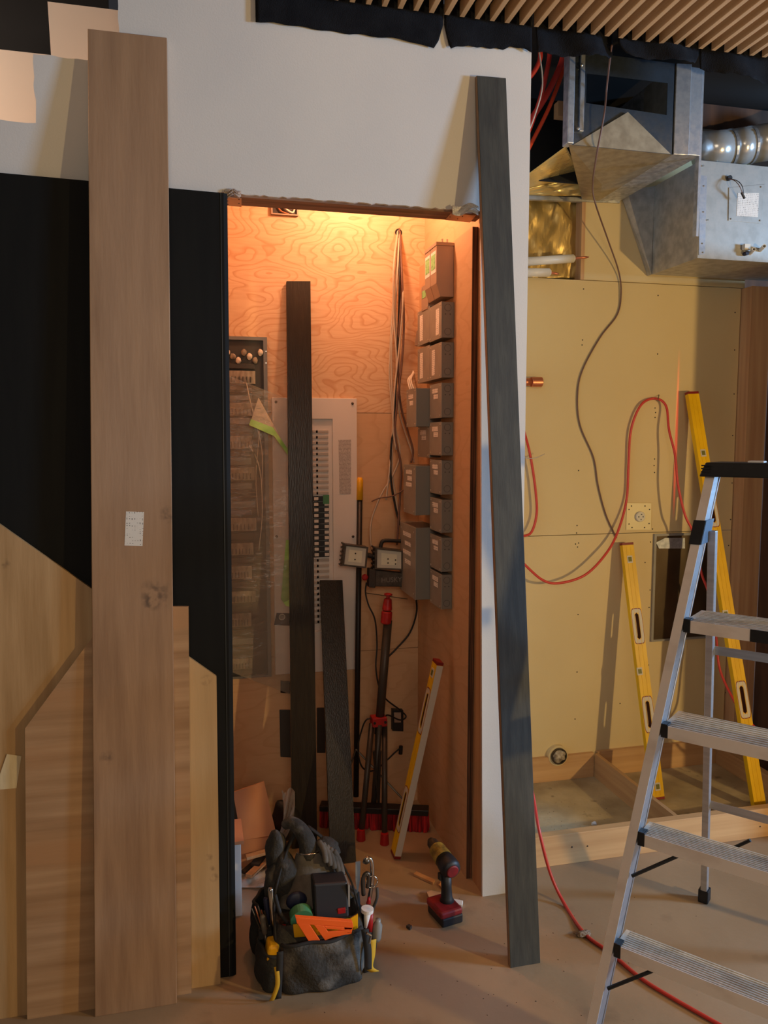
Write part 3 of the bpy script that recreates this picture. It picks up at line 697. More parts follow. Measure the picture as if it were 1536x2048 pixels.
M().tube(spline([at(a, b, Y=c) if c else at(a, b, Z=0.0065) for a, b, c in P]), 0.0061, 10).build('hose', 'hose_red', t, smooth=True)
M().tube([at(1318, 790, Y=BK - 0.001), at(1316, 800, Y=BK - 0.045)], 0.002, 6).build('nail', 'steel_dark', t)
# copper cap, grey wire hook
p = at(1040, 764, Y=BK - 0.03); q = at(1062, 764, Y=BK - 0.03); r = at(1083, 764, Y=BK - 0.03)
t = thing('copper_pipe', q + Vector((0, 0, -0.025)), 'copper pipe with wide end cap beside the charcoal plank', 'pipe')
M().tube([p, q], 0.018, 18).build('pipe', 'copper', t, smooth=True)
M().tube([q, r], 0.0235, 20).build('end_cap', 'copper', t, bevel=0.002)
tag(M().tube(spline([at(1044, 913, Y=BK - 0.02), at(1060, 917, Y=BK - 0.05), at(1076, 914, Y=BK - 0.06), at(1089, 908, Y=BK - 0.06)]), 0.0025, 6).build('wire_stub', 'cable_grey', smooth=True), 'short grey wire poking out across the small red hose loop', 'wire')
# range outlet on a square plate
YO = BK - 0.004
t = thing('range_outlet', at(1279, 1058, Y=YO), 'round range outlet on a square metal plate on the alcove wall', 'outlet')
M().prism([at(1254, 1006, Y=YO), at(1303, 1006, Y=YO), at(1302, 1060, Y=YO), at(1252, 1060, Y=YO)], (0, 0.003, 0)).build('plate', 'outlet_plate', t, bevel=0.001)
oc = at(1279, 1033, Y=YO)
M().lathe([(0.0255, 0), (0.0255, 0.010), (0.023, 0.013)], oc, (0, -1, 0), 24).build('socket_face', 'outlet_face', t)
for dx, dz, w, h in ((-0.012, 0, 0.004, 0.008), (0.012, 0, 0.004, 0.008), (0.003, 0.012, 0.007, 0.004), (0.001, -0.014, 0.004, 0.005)):
    M().box(oc.x + dx - w / 2, oc.x + dx + w / 2, oc.y - 0.0142, oc.y - 0.013, oc.z + dz - h / 2, oc.z + dz + h / 2).build('slot', 'screw_dark', t)
for a, b in ((1263, 1012), (1290, 1012), (1258, 1019), (1299, 1019), (1258, 1048), (1298, 1047), (1264, 1055), (1289, 1055)):
    M().lathe([(0.0035, 0), (0.0035, 0.001)], at(a, b, Y=YO - 0.0002), (0, -1, 0), 8).build('hole', 'screw_dark', t)
# recessed tin box behind the ladder
x0, x1 = at(1310, 1170, Y=BK - 0.01).x, at(1420, 1170, Y=BK - 0.01).x
z1, z0 = at(1330, 1072, Y=BK - 0.01).z, at(1330, 1278, Y=BK - 0.01).z
t = thing('recessed_metal_box', ((x0 + x1) / 2, BK - 0.01, z0), 'dark recessed metal wall box behind the ladder rail', 'wall box')
M().ring([(x0 - 0.012, BK - 0.012, z0 - 0.01), (x1 + 0.012, BK - 0.012, z0 - 0.01), (x1 + 0.012, BK - 0.012, z1 + 0.012), (x0 - 0.012, BK - 0.012, z1 + 0.012)],
         [(x0, BK - 0.012, z0), (x1, BK - 0.012, z0), (x1, BK - 0.012, z1), (x0, BK - 0.012, z1)], (0, 0.012, 0)).build('frame', 'grey_steel', t)
M().box(x0, x1, BK - 0.002, BK - 0.0005, z0, z1).build('back_plate', 'tin_box', t)
M().prism([at(1312, 1085, Y=BK - 0.008), at(1330, 1076, Y=BK - 0.008), at(1370, 1076, Y=BK - 0.008), at(1370, 1097, Y=BK - 0.008), at(1318, 1097, Y=BK - 0.008)], (0, 0.005, 0)).build('curved_tab', 'galvanized', t)
# waste pipe stub stuffed with a rag, drywall cut round it
hc = at(1113, 1508, Y=BK - 0.004)
t = thing('waste_pipe_stub', hc + Vector((0, 0, -0.045)), 'open waste pipe stub stuffed with a rag low on the alcove wall', 'pipe')
M().lathe([(0.052, 0), (0.052, 0.024), (0.050, 0.026)], hc + Vector((0, 0.004, -0.002)), (0, -1, 0), 28).build('drywall_collar', 'drywall_tan', t)
M().lathe([(0.041, 0.022), (0.041, 0.034), (0.035, 0.034), (0.035, 0.023)], hc, (0, -1, 0), 24).build('pipe_rim', 'steel_dark', t)
M().blob(hc + Vector((0, -0.024, 0)), 0.034, 0.018, 0.034, amp=0.16, seed=4, n=20, m=14).build('rag', 'rag', t, smooth=True)

# ------------------------------------------------------------------ spirit levels
def level(G, T, wdir, name, label, width=0.061, th=0.026, holes=(), vials=(), face='yellow_level', edge='yellow_level', endc='level_red', grp='spirit levels', L=None, plate=None):
    G = Vector(G); T = Vector(T); ax = (T - G).normalized(); L = L or (T - G).length
    w = Vector(wdir); w = (w - ax * w.dot(ax)).normalized(); n = ax.cross(w)      # n: out of the face
    if (n.y > 0 and abs(n.y) > 0.3) or n.x > 0.9: n = -n
    t = thing(name, G, label, 'spirit level', grp)
    P = lambda s, a, b=0: G + ax * s + w * a + n * b
    hw = width / 2; cuts = [0.012]
    fm = M(); last = 0.012
    for s, hl in holes:
        s0, s1 = s - hl / 2 - 0.02, s + hl / 2 + 0.02
        fm.prism([P(last, -hw), P(last, hw), P(s0, hw), P(s0, -hw)], n * th)
        ow = hw; iw = hw * 0.40; r = iw
        inner = [P(s - hl / 2, 0), P(s - hl / 2 + r, iw), P(s, iw), P(s + hl / 2 - r, iw), P(s + hl / 2, 0), P(s + hl / 2 - r, -iw), P(s, -iw), P(s - hl / 2 + r, -iw)]
        outer = [P(s0, 0), P(s0, ow), P(s, ow), P(s1, ow), P(s1, 0), P(s1, -ow), P(s, -ow), P(s0, -ow)]
        fm.ring(outer, inner, n * th); last = s1
        # white surround and dark red lining
        g = []
        for q in range(20):
            an = 2 * math.pi * q / 20; ex = math.copysign(abs(math.cos(an)) ** 0.35, math.cos(an)); ey = math.copysign(abs(math.sin(an)) ** 0.35, math.sin(an))
            g.append((ex, ey))
        o1 = [P(s + e * (hl / 2 + 0.018), f * hw * 0.88, th + 0.0002) for e, f in g]
        i1 = [P(s + e * hl / 2, f * iw, th + 0.0002) for e, f in g]
        M().ring(o1, i1, n * 0.0006).build('grip_surround', 'level_white', t)
        o2 = [P(s + e * (hl / 2 + 0.022), f * hw * 0.95, th + 0.0001) for e, f in g]
        M().ring(o2, o1, n * 0.0005).build('grip_outline', 'level_red', t)
        i2 = [P(s + e * (hl / 2 - 0.005), f * (iw - 0.004), th * 0.05) for e, f in g]; i3 = [P(s + e * hl / 2 * 0.99, f * iw * 0.98, th * 0.05) for e, f in g]
        M().ring(i3, i2, n * th * 0.9).build('grip_lining', 'level_hole', t)
    fm.prism([P(last, -hw), P(last, hw), P(L - 0.012, hw), P(L - 0.012, -hw)], n * th)
    fm.build('frame', face, t)
    for a in (-0.012, 0.010):
        M().obox(P(L / 2, a, th + 0.0006), ax * (L / 2 - 0.02), w * 0.0008, n * 0.0005).build('rib', edge, t)
    for s in (0, L - 0.012):
        M().prism([P(s, -hw), P(s, hw), P(s + 0.012, hw), P(s + 0.012, -hw)], n * th).build('end_cap', endc, t)
    if plate: M().obox(P(L / 2, hw + 0.0006, th / 2), ax * (L / 2 - 0.013), w * 0.0005, n * (th / 2)).build('measuring_face', plate, t)
    for s, off in vials:
        M().obox(P(s, off, th), ax * 0.018, w * 0.014, n * 0.0018).build('vial_window', 'level_white', t)
        M().obox(P(s, off, th + 0.0012), ax * 0.011, w * 0.009, n * 0.0018).build('vial', 'vial', t)
    return t
level(at(1312, 1597, Z=0.002), at(1250, 1086, Y=BK - 0.030), (1, 0, 0), 'spirit_level', 'shorter yellow spirit level leaning on the alcove wall below the outlet',
      holes=((0.395, 0.13), (0.815, 0.13)), vials=((1.14, 0.0), (0.60, -0.02), (0.06, 0.0)))
level(at(1515, 1620, Z=0.005), at(1380, 786, Y=BK - 0.030), (1, 0, 0), 'spirit_level', 'long yellow spirit level leaning on the alcove wall behind the ladder',
      holes=((0.50, 0.13), (1.40, 0.13)), vials=((1.68, 0.0), (0.90, -0.02)))

# ================================================================== inside the closet
# ---- flush cabinet full of modules at the left
YC = CB - 0.004
x0 = 0.06; x1 = at(536, 1000, Y=YC).x; z1 = at(500, 677, Y=YC).z; z0 = at(500, 1350, Y=YC).z
t = thing('wiring_cabinet', ((x0 + x1) / 2, YC, z0), 'tall grey wiring cabinet full of modules behind the plastic film', 'cabinet')
M().box(x0, x1, YC, CB - 0.0005, z0, z1).build('back_plate', 'module_dark', t)
M().ring([(x0 - 0.01, YC - 0.012, z0 - 0.01), (x1 + 0.004, YC - 0.012, z0 - 0.01), (x1 + 0.004, YC - 0.012, z1 + 0.006), (x0 - 0.01, YC - 0.012, z1 + 0.006)],
         [(x0, YC - 0.012, z0), (x1 - 0.012, YC - 0.012, z0), (x1 - 0.012, YC - 0.012, z1 - 0.008), (x0, YC - 0.012, z1 - 0.008)], (0, 0.011, 0)).build('frame', 'cabinet_grey', t)
rm = random.Random(3)
rows = [(728, 10), (742, 26), (772, 14), (790, 10), (806, 26), (836, 12), (852, 14), (872, 26), (902, 10), (916, 14), (935, 26), (966, 12), (985, 10), (1002, 14), (1020, 10), (1036, 26), (1066, 14), (1086, 24), (1114, 12), (1132, 26), (1162, 14), (1182, 24), (1210, 12), (1226, 28), (1258, 12), (1276, 12), (1292, 20), (1316, 22)]
for k, (py, h) in enumerate(rows):
    za = at(480, py, Y=YC).z; hh = h * 0.0021
    xe = at(512 - rm.randint(0, 10), py, Y=YC).x
    m = 'module_blue' if k == 14 else ('module_light' if h > 20 else ('module_dark', 'cabinet_grey')[k % 2])
    M().box(x0 + 0.01, xe, YC - 0.008 - 0.012 * rm.random(), YC - 0.0005, za - hh, za).build('module', m, t, bevel=0.001)
    if m == 'module_light':
        for q in range(9):
            xx = x0 + 0.045 + q * (xe - x0 - 0.05) / 9
            M().box(xx, xx + 0.003, YC - 0.0215, YC - 0.007, za - hh * 0.9, za - hh * 0.45).build('vent_slot', 'module_dark', t)
for k in range(4):
    a = rm.uniform(452, 520); b = rm.uniform(700, 900)
    pts = spline([at(a, b, Y=YC - 0.01), at(rm.uniform(500, 526), b + 50, Y=YC - 0.03), at(rm.uniform(508, 526), b + 140, Y=YC - 0.03), at(rm.uniform(480, 524), b + 220, Y=YC - 0.015)])
    M().tube(pts, 0.0022, 6).build('wire', ('cable_white', 'cable_black', 'cable_grey')[k % 3], t, smooth=True)
for k in range(7):
    p = at(455 + k * 11, 705 + 8 * (k % 3), Y=YC - 0.012); M().blob(p, 0.012, 0.010, 0.014, amp=0.1, seed=k).build('connector', ('cable_white', 'module_light')[k % 2], t, smooth=True)
for b in (703, 726): M().lathe([(0.003, 0), (0.003, 0.002)], at(532, b, Y=YC - 0.012), (0, -1, 0), 8).build('screw', 'screw', t)
# ---- breaker panel
YQ = CB - 0.018
bx0, bx1 = at(545, 900, Y=YQ).x, at(714, 900, Y=YQ).x; bz1, bz0 = at(650, 796, Y=YQ).z, at(650, 1343, Y=YQ).z
rx0, rx1 = at(604, 1000, Y=YQ).x, at(666, 1000, Y=YQ).x; rz1, rz0 = at(650, 838, Y=YQ).z, at(650, 1262, Y=YQ).z
t = thing('breaker_panel', ((bx0 + bx1) / 2, YQ, bz0), 'white breaker panel cover with a column of black breakers', 'breaker panel')
M().ring([(bx0, YQ, bz0), (bx1, YQ, bz0), (bx1, YQ, bz1), (bx0, YQ, bz1)], [(rx0, YQ, rz0), (rx1, YQ, rz0), (rx1, YQ, rz1), (rx0, YQ, rz1)], (0, 0.017, 0)).build('cover', 'panel_white', t, bevel=0.002)
M().box(rx0, rx1, YQ + 0.010, YQ + 0.012, rz0, rz1).build('dead_front', 'panel_white', t)
sx0, sx1 = at(633, 1000, Y=YQ).x, at(658, 1000, Y=YQ).x
mid = (rx0 + rx1) / 2
step = 11.2
y = 858
while y < 1250:
    for s0, s1 in ((sx0, sx1), (2 * mid - sx1, 2 * mid - sx0)):
        za, zc = at(645, y, Y=YQ).z, at(645, y + 8.4, Y=YQ).z
        if 988 <= y < 1112 or (s1 < mid and y > 900):
            bo = M().box(s0, s1, YQ + 0.001, YQ + 0.0095, zc - 0.003, za).build('breaker', 'breaker', t)
            w = (s1 - s0)
            M().box(s1 - w * 0.36, s1 - w * 0.02, YQ + 0.0002, YQ + 0.001, zc + 0.001, za - 0.004).build('number_tag', 'breaker_label', bo)
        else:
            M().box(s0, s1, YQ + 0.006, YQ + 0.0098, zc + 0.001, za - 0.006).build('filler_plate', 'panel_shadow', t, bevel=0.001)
    y += step
M().box(at(646, 990, Y=YQ).x, sx1 + 0.001, YQ - 0.001, YQ + 0.001, at(650, 1008, Y=YQ).z, at(650, 990, Y=YQ).z).build('green_sticker', 'green_plastic', t)
M().prism([at(677, 880, Y=YQ - 0.001), at(702, 879, Y=YQ - 0.001), at(702, 988, Y=YQ - 0.001), at(679, 988, Y=YQ - 0.001)], (0, 0.0006, 0)).build('wiring_label', 'label_panel', t)
for a, b in ((705, 807), (706, 1073), (552, 804), (553, 1073)):
    M().lathe([(0.006, 0), (0.006, 0.002), (0.003, 0.0045)], at(a, b, Y=YQ), (0, -1, 0), 12).build('cover_screw', 'steel_dark', t, smooth=True)
# ---- clear plastic film taped over the cabinet, with green tape
YFm = CB - 0.047
def fn(u, v):
    p = at(430 + 150 * u, 800 - 60 * (1 - u) + (1350 - 760) * v, Y=YFm)
    return p + Vector((0, 0.007 * math.sin(9 * v + 3 * u) * math.sin(5 * u) - 0.004 * math.sin(26 * v + 4 * u), 0.0))
t = thing('plastic_film', at(500, 1345, Y=YFm), 'clear plastic film taped in front of the wiring cabinet', 'plastic film')
M().grid(fn, 30, 60).build('film_sheet', 'plastic_film', t, smooth=True)
fq = [at(517, 795, Y=YFm - 0.012), at(577, 905, Y=YFm - 0.004), at(553, 872, Y=YFm - 0.016), at(500, 847, Y=YFm - 0.020)]
M().add(fq, [(0, 1, 2, 3)]).build('folded_corner', 'plastic_crumple', t, solid=0.001)
tq = [at(502, 838, Y=YFm - 0.021), at(546, 855, Y=YFm - 0.018), at(577, 900, Y=YFm - 0.006), at(577, 912, Y=YFm - 0.006), at(548, 872, Y=YFm - 0.019), at(525, 862, Y=YFm - 0.020), at(498, 850, Y=YFm - 0.022)]
M().prism(tq, (0, 0.001, 0)).build('green_tape', 'green_tape', t)
tq = [at(572, 1080, Y=YFm - 0.004), at(592, 1080, Y=YFm - 0.004), at(592, 1215, Y=YFm - 0.004), at(572, 1212, Y=YFm - 0.004), at(562, 1198, Y=YFm - 0.004)]
M().prism(tq, (0, 0.001, 0)).build('green_tape', 'green_tape', t)
# navy stickers of the panel
o = M().prism([at(553, 1226, Y=YQ - 0.0012), at(592, 1227, Y=YQ - 0.0012), at(592, 1252, Y=YQ - 0.0012), at(548, 1250, Y=YQ - 0.0012)], (0, 0.0008, 0))
t = thing('navy_sticker', at(570, 1251, Y=YQ), 'navy sticker with a pale round mark on the lower breaker panel', 'sticker')
o.build('sheet', 'navy_sticker', t)
rc = at(564, 1234, Y=YQ - 0.0018)
M().lathe([(0.014, 0), (0.014, 0.0004), (0.0105, 0.0004), (0.0105, 0)], rc, (0, -1, 0), 20).build('round_mark', 'label_white', t)
for dz in (-0.004, 0.004): M().box(rc.x - 0.007, rc.x + 0.007, rc.y - 0.0006, rc.y - 0.0002, rc.z + dz - 0.0015, rc.z + dz + 0.0015).build('mark_bar', 'label_white', t)
o = M().grid(lambda u, v: at(561 + 30 * u, 1361 + 24 * v + 3 * u, Y=CB - 0.012 - 0.008 * math.sin(3 * u + 4 * v)), 8, 6).build('crumpled_black_tag', 'cable_black', smooth=True, solid=0.003)
tag(o, 'crumpled black tag low on the plywood beside the tall dark plank', 'tag')
YD = CB - 0.008
o = M().prism([at(559, 1420, Y=YD), at(592, 1420, Y=YD), at(592, 1516, Y=YD), at(561, 1514, Y=YD)], (0, 0.007, 0)).build('access_cover', 'module_dark', bevel=0.002)
tag(o, 'plain dark cover plate low on the closet back wall', 'cover plate')
o = M().prism([at(634, 1416, Y=YD), at(651, 1416, Y=YD), at(651, 1506, Y=YD), at(634, 1506, Y=YD)], (0, 0.007, 0)).build('access_cover', 'dark_box', bevel=0.002)
tag(o, 'narrow dark cover plate between the two dark planks', 'cover plate')
# ---- junction box high on the back wall, cut open
YJ = CB - 0.004
t = thing('ceiling_junction_box', at(568, 432, Y=YJ), 'open junction box with loose wires high on the plywood', 'junction box')
xa, xb = at(542, 425, Y=YJ).x, at(596, 425, Y=YJ).x; za, zc = at(568, 431, Y=YJ).z, at(568, 405, Y=YJ).z
M().ring([(xa, YJ - 0.01, za), (xb, YJ - 0.01, za), (xb, YJ - 0.01, zc + 0.05), (xa, YJ - 0.01, zc + 0.05)], [(xa + 0.006, YJ - 0.01, za + 0.005), (xb - 0.006, YJ - 0.01, za + 0.005), (xb - 0.006, YJ - 0.01, zc + 0.045), (xa + 0.006, YJ - 0.01, zc + 0.045)], (0, 0.012, 0)).build('box_rim', 'tan_steel', t)
M().box(xa, xb, YJ, YJ + 0.003, za, zc + 0.05).build('box_back', 'dark_box', t)
M().tube(spline([at(560, 405, Y=YJ - 0.004), at(572, 418, Y=YJ - 0.012), at(585, 425, Y=YJ - 0.010), at(590, 415, Y=YJ - 0.004)]), 0.004, 8).build('wire', 'cable_white', t, smooth=True)
M().tube(spline([at(552, 408, Y=YJ - 0.004), at(562, 422, Y=YJ - 0.008), at(578, 428, Y=YJ - 0.006)]), 0.003, 8).build('wire', 'copper', t, smooth=True)

# ---- grey boxes on the right wall
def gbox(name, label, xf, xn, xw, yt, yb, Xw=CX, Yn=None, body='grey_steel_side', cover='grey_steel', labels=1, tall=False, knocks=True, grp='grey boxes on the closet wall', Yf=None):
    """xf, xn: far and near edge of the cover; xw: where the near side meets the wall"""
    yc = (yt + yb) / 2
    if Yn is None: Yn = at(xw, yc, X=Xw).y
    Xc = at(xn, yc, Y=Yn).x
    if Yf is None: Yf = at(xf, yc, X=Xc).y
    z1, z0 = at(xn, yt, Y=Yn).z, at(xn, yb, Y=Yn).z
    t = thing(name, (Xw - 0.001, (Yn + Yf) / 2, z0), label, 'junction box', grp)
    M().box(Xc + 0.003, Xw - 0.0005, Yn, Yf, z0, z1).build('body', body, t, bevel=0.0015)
    M().box(Xc, Xc + 0.003, Yn - 0.001, Yf + 0.001, z0 - 0.001, z1 + 0.001).build('cover', cover, t, bevel=0.001)
    h = z1 - z0; d = Yf - Yn
    for a in (0.1, 0.9):
        for b in (0.07, 0.93):
            M().lathe([(0.0035, 0), (0.0035, 0.001), (0.002, 0.0022)], (Xc, Yn + d * a, z0 + h * b), (-1, 0, 0), 8).build('cover_screw', 'screw', t)
    if tall:
        a0, a1 = (0.18, 0.45) if labels == 1 else (0.55, 0.8)
        M().box(Xc - 0.0006, Xc, Yn + d * a0, Yn + d * a1, z0 + h * 0.12, z0 + h * 0.86).build('label_strip', 'label_print', t)
    else:
        for k in range(labels):
            q = z1 - h * (0.20 + 0.17 * k) if labels < 3 else z1 - h * (0.14 + 0.13 * k)
            M().box(Xc - 0.0006, Xc, Yn + d * 0.30, Yn + d * (0.78 - 0.12 * (k % 2)), q - 0.009, q + 0.009).build('name_label', 'label_print', t)
    if knocks:
        xm = (Xc + Xw) / 2
        for f, r in ((0.84, 0.014), (0.17, 0.014)):
            M().ring([(xm + r * math.cos(q * 0.3142), Yn, z0 + h * f + r * math.sin(q * 0.3142)) for q in range(20)], [(xm + r * 0.88 * math.cos(q * 0.3142), Yn, z0 + h * f + r * 0.88 * math.sin(q * 0.3142)) for q in range(20)], (0, -0.0005, 0)).build('knockout', 'knockout', t)
        for s in (-0.5, 0.5):
            M().lathe([(0.0028, 0), (0.0028, 0.0006)], (xm + s * (Xw - Xc) * 0.36, Yn, z0 + h * 0.66), (0, -1, 0), 8).build('knockout', 'knockout', t)
    return t, Xc, Yn, Yf, z0, z1
R = 'grey junction box in the near column, '
cols = [(603, 675, 908, 'with tall label strip, just under the transformer', 1, True), (684, 755, 908, 'second below the transformer, with tall label strip', 2, True), (765.5, 835, 906.5, 'third below the transformer', 2, False), (844, 911, 906, 'fourth below the transformer', 2, False),
        (921, 989.5, 905.5, 'fifth below the transformer', 2, False), (999.7, 1066, 905.5, 'third from the bottom', 2, False), (1076, 1144, 905, 'second from the bottom', 2, False), (1150, 1219, 904.5, 'lowest of all', 2, False)]
YN0 = at(906.5, 900, X=CX).y
XC0 = at(882.5, 900, Y=YN0).x; YF0 = at(859.5, 900, X=XC0).y
for yt, yb, xw, lab, nl, tall in cols:
    gbox('junction_box', R + lab, 859.5, 882.7, xw, yt, yb, Yn=YN0, Yf=YF0, labels=nl, tall=tall)
YR = at(835.5, 900, X=XC0).y
for yt, yb, lab, nl, tall in ((612, 683, 'grey junction box in the far column with tall label strip, upper one', 2, True), (690, 761, 'grey junction box in the far column with tall label strip, lower one', 2, True), (852, 915, 'slim grey junction box in the far column above the two largest cabinets', 2, False)):
    z = 0
    gbox('junction_box', lab, 836, 859, 0, yt, yb, Yn=YF0 + 0.004, Yf=YR, labels=nl, tall=tall, knocks=False)
for xf, xn, yt, yb, lab, nl in ((813, 832, 776, 853, 'deep grey control box beside the third near junction box', 2), (807, 831, 932, 1031, 'deep grey control box with three small labels, middle of the far side', 3), (799.5, 831, 1056, 1200, 'largest deep grey cabinet with four labels, lowest on the far side', 4)):
    t, Xc, Yn, Yf, z0, z1 = gbox('control_box', lab, xf, xn, 0, yt, yb, Yn=YF0 + 0.006, labels=nl, knocks=False, grp='deep control boxes on the closet wall')
    for f in (0.75, 0.45):
        M().tube(spline([(Xc + 0.08, Yn - 0.002, z0 + (z1 - z0) * f), (Xc + 0.085, Yn - 0.012, z0 + (z1 - z0) * f + 0.012), (Xc + 0.095, Yn - 0.002, z0 + (z1 - z0) * f + 0.004)]), 0.002, 6).build('wire_loop', 'cable_grey', t, smooth=True)
# transformer pair at the top
Yn = at(908, 540, X=CX).y; Xt = at(873, 540, Y=Yn).x; Xb = at(881, 593, Y=Yn).x
z1, zc, z0 = at(873, 490, Y=Yn).z, at(875, 566, Y=Yn).z, at(881, 593, Y=Yn).z
Ym = at(861, 540, X=Xt).y; Yf = at(850, 540, X=Xt).y
t = thing('transformer', (CX, (Yn + Yf) / 2, z0), 'tall brownish double transformer with green labels, topmost on the closet wall', 'transformer')
for a, b in ((Yn, Ym - 0.002), (Ym, Yf)):
    M().prism([(Xt, a, z1), (CX - 0.001, a, z1), (CX - 0.001, a, z0), (Xb, a, z0), (Xt, a, zc)], (0, b - a, 0)).build('housing', 'tan_steel', t, bevel=0.0015)
    M().box(Xt - 0.0008, Xt, a + 0.008, b - 0.004, zc + (z1 - zc) * 0.30, zc + (z1 - zc) * 0.88).build('label', 'label_white', t)
    M().box(Xt - 0.0014, Xt - 0.0006, a + 0.014, b - 0.010, zc + (z1 - zc) * 0.40, zc + (z1 - zc) * 0.80).build('green_label', 'label_green', t)
M().box(Xt - 0.002, CX - 0.001, Yn - 0.002, Yf + 0.001, z1, z1 + 0.012).build('top_cap', 'tan_steel', t)
for k in range(2): M().lathe([(0.004, 0), (0.004, 0.025)], (CX - 0.012 - 0.02 * k, Yn + 0.05, z1 + 0.012), (0, 0, 1), 8).build('terminal', 'screw', t)
t, Xc, Yn2, Yf2, z0, z1 = gbox('transformer', 'small brownish box with green label half hidden behind the double transformer', 843, 856, 0, 566, 616, Yn=Yf + 0.01, body='tan_steel', cover='tan_steel', labels=0, knocks=False, grp='transformers')
M().box(Xc - 0.001, Xc, Yn2 + 0.03, Yf2 - 0.01, z0 + 0.05, z1 - 0.02).build('green_label', 'label_green', t)
o = M().prism([at(833, 662, Y=3.36), at(839, 658, Y=3.36), at(838, 690, Y=3.36), at(829, 692, Y=3.36)], (0.02, 0.02, 0)).build('thermostat', 'tan_steel', bevel=0.001)
tag(o, 'little pale box on the wall behind the far junction boxes', 'sensor')
# conduit stubs between near boxes
for (a, b) in zip(cols, cols[1:]):
    pass
# ---- cables from the hole in the back wall
hole = at(797, 465, Y=CB)
o = M().lathe([(0.016, 0.0), (0.016, 0.002)], hole, (0, -1, 0), 18).build('cable_hole', 'plenum_black', cbk)
cab = [([(795, 466), (788, 520), (786, 600), (780, 700), (779, 760), (786, 850), (785, 950), (800, 1040)], 'cable_grey'),
       ([(798, 466), (795, 540), (790, 620), (783, 690), (784, 780), (790, 850), (800, 905), (786, 950), (762, 990), (743, 1040), (741, 1080), (746, 1105)], 'cable_grey'),
       ([(797, 466), (799, 560), (797, 650), (792, 760), (788, 840), (782, 900), (782, 960), (790, 1010), (800, 1050)], 'cable_black'),
       ([(800, 466), (804, 560), (808, 640), (804, 720), (795, 800), (790, 870), (802, 930), (800, 990), (794, 1090)], 'cable_brown'),
       ([(796, 466), (791, 560), (792, 660), (800, 750), (798, 820), (812, 870), (824, 905), (828, 925)], 'cable_grey'),
       ([(799, 466), (802, 600), (796, 700), (800, 800), (815, 860), (826, 900), (822, 925)], 'cable_brown'),
       ([(796, 466), (787, 540), (788, 640), (793, 720), (790, 790), (785, 860), (780, 930), (772, 1000)], 'cable_grey'),
       ([(798, 466), (806, 580), (800, 680), (790, 770), (786, 850), (792, 900)], 'cable_grey')]
nm = ['ends at the largest cabinet', 'with a long loop down to the work light', 'black one running straight down', 'brown one ending at the work light handle', 'bending right to the middle control box', 'brown one bending right behind the control boxes', 'outermost on the left', 'shortest, cut off beside the breaker panel']
for k, (pp, m) in enumerate(cab):
    pts = []
    for i, (a, b) in enumerate(pp):
        dpt = CB - (0.004 if i == 0 else 0.035 + 0.010 * (k % 4)) - (0.03 if i == 1 else 0)
        pts.append(at(a, b, Y=dpt))
    pts = [hole + Vector((0.002 * (k - 4), 0.01, 0))] + pts
    o = M().tube(spline(pts, 5), 0.0040 if m == 'cable_grey' else 0.0048, 8).build('hanging_cable', m, smooth=True)
    tag(o, 'bundle cable from the plywood hole, ' + nm[k], 'cable', 'cables hanging from the plywood hole')
o = M().tube(spline([at(743, 1003, Y=CB - 0.05), at(760, 996, Y=CB - 0.06), at(785, 992, Y=CB - 0.06), at(807, 980, Y=CB - 0.08)]), 0.003, 6).build('cable_end', 'cable_brown', smooth=True)
tag(o, 'short brown cable end sticking out left across the bundle', 'cable')
for k in range(3):
    o = M().tube(spline([at(828 - 4 * k, 780, Y=3.27), at(822 - 3 * k, 760, Y=3.30), at(827 - k, 747, Y=3.36), at(826, 742, Y=CB - 0.004)]), 0.0032, 6).build('white_cable', 'cable_white', smooth=True)
    tag(o, ('nearest', 'middle', 'leftmost')[k] + ' white cable entering the top of the uppermost deep control box', 'cable', 'white cables above the control box')

# ---- planks leaning inside
pts, th, n = lean([(573, 562), (621, 562), (637, 1700), (585, 1700)], 3.115, (CB - 0.024 - 3.115) / 2.37, 0.018)
t = thing('dark_plank', (pts[2] + pts[3]) / 2, 'taller dark brown plank leaning inside the closet before the breaker panel', 'plank')
M().prism(pts, th).build('plank', 'dark_plank', t, bevel=0.001)
pts, th, n = lean([(640, 1160), (685, 1160), (713, 1726), (662, 1733)], 2.952, (YQ - 0.022 - 2.952) / 1.085, 0.018)
t = thing('dark_plank', (pts[2] + pts[3]) / 2, 'shorter dark brown plank leaning inside the closet beside the taller one', 'plank')
M().prism(pts, th).build('plank', 'dark_plank', t, bevel=0.001)
# ---- push broom
yb = 3.16
g0, g1 = at(641, 1650, Z=0.0), at(857, 1660, Z=0.0)
t = thing('push_broom', (g0 + g1) / 2, 'push broom with red bristles and black handle with yellow tip', 'broom')
bd = (g1 - g0).normalized(); bn = Vector((-bd.y, bd.x, 0))
mid_ = (g0 + g1) / 2; hl = (g1 - g0).length / 2
rb = random.Random(5)
for k in range(46):
    s = -hl + 2 * hl * (k + 0.5) / 46
    for j in range(3):
        base = mid_ + bd * s + bn * (j - 1) * 0.018
        sp_ = Vector((rb.uniform(-0.006, 0.006), rb.uniform(-0.008, 0.008), 0))
        M().tube([base + Vector((0, 0, 0.075)), base + sp_ + Vector((0, 0, 0.001))], [0.0055, 0.0085], 6).build('bristle_tuft', 'bristle', t)
M().obox(mid_ + Vector((0, 0, 0.088)), bd * hl, bn * 0.028, Vector((0, 0, 0.013))).build('block', 'cable_black', t, bevel=0.003)
ht = at(720, 955, Y=CB - 0.018); hb = mid_ + bd * (-0.06) + Vector((0, 0, 0.10)); hb = Vector((at(712, 1595, Y=yb + 0.16).x, yb + 0.16, 0.10))
hy = ht * 0.93 + hb * 0.07
M().tube([hb, hy], 0.0125, 12).build('handle', 'cable_black', t, smooth=True)
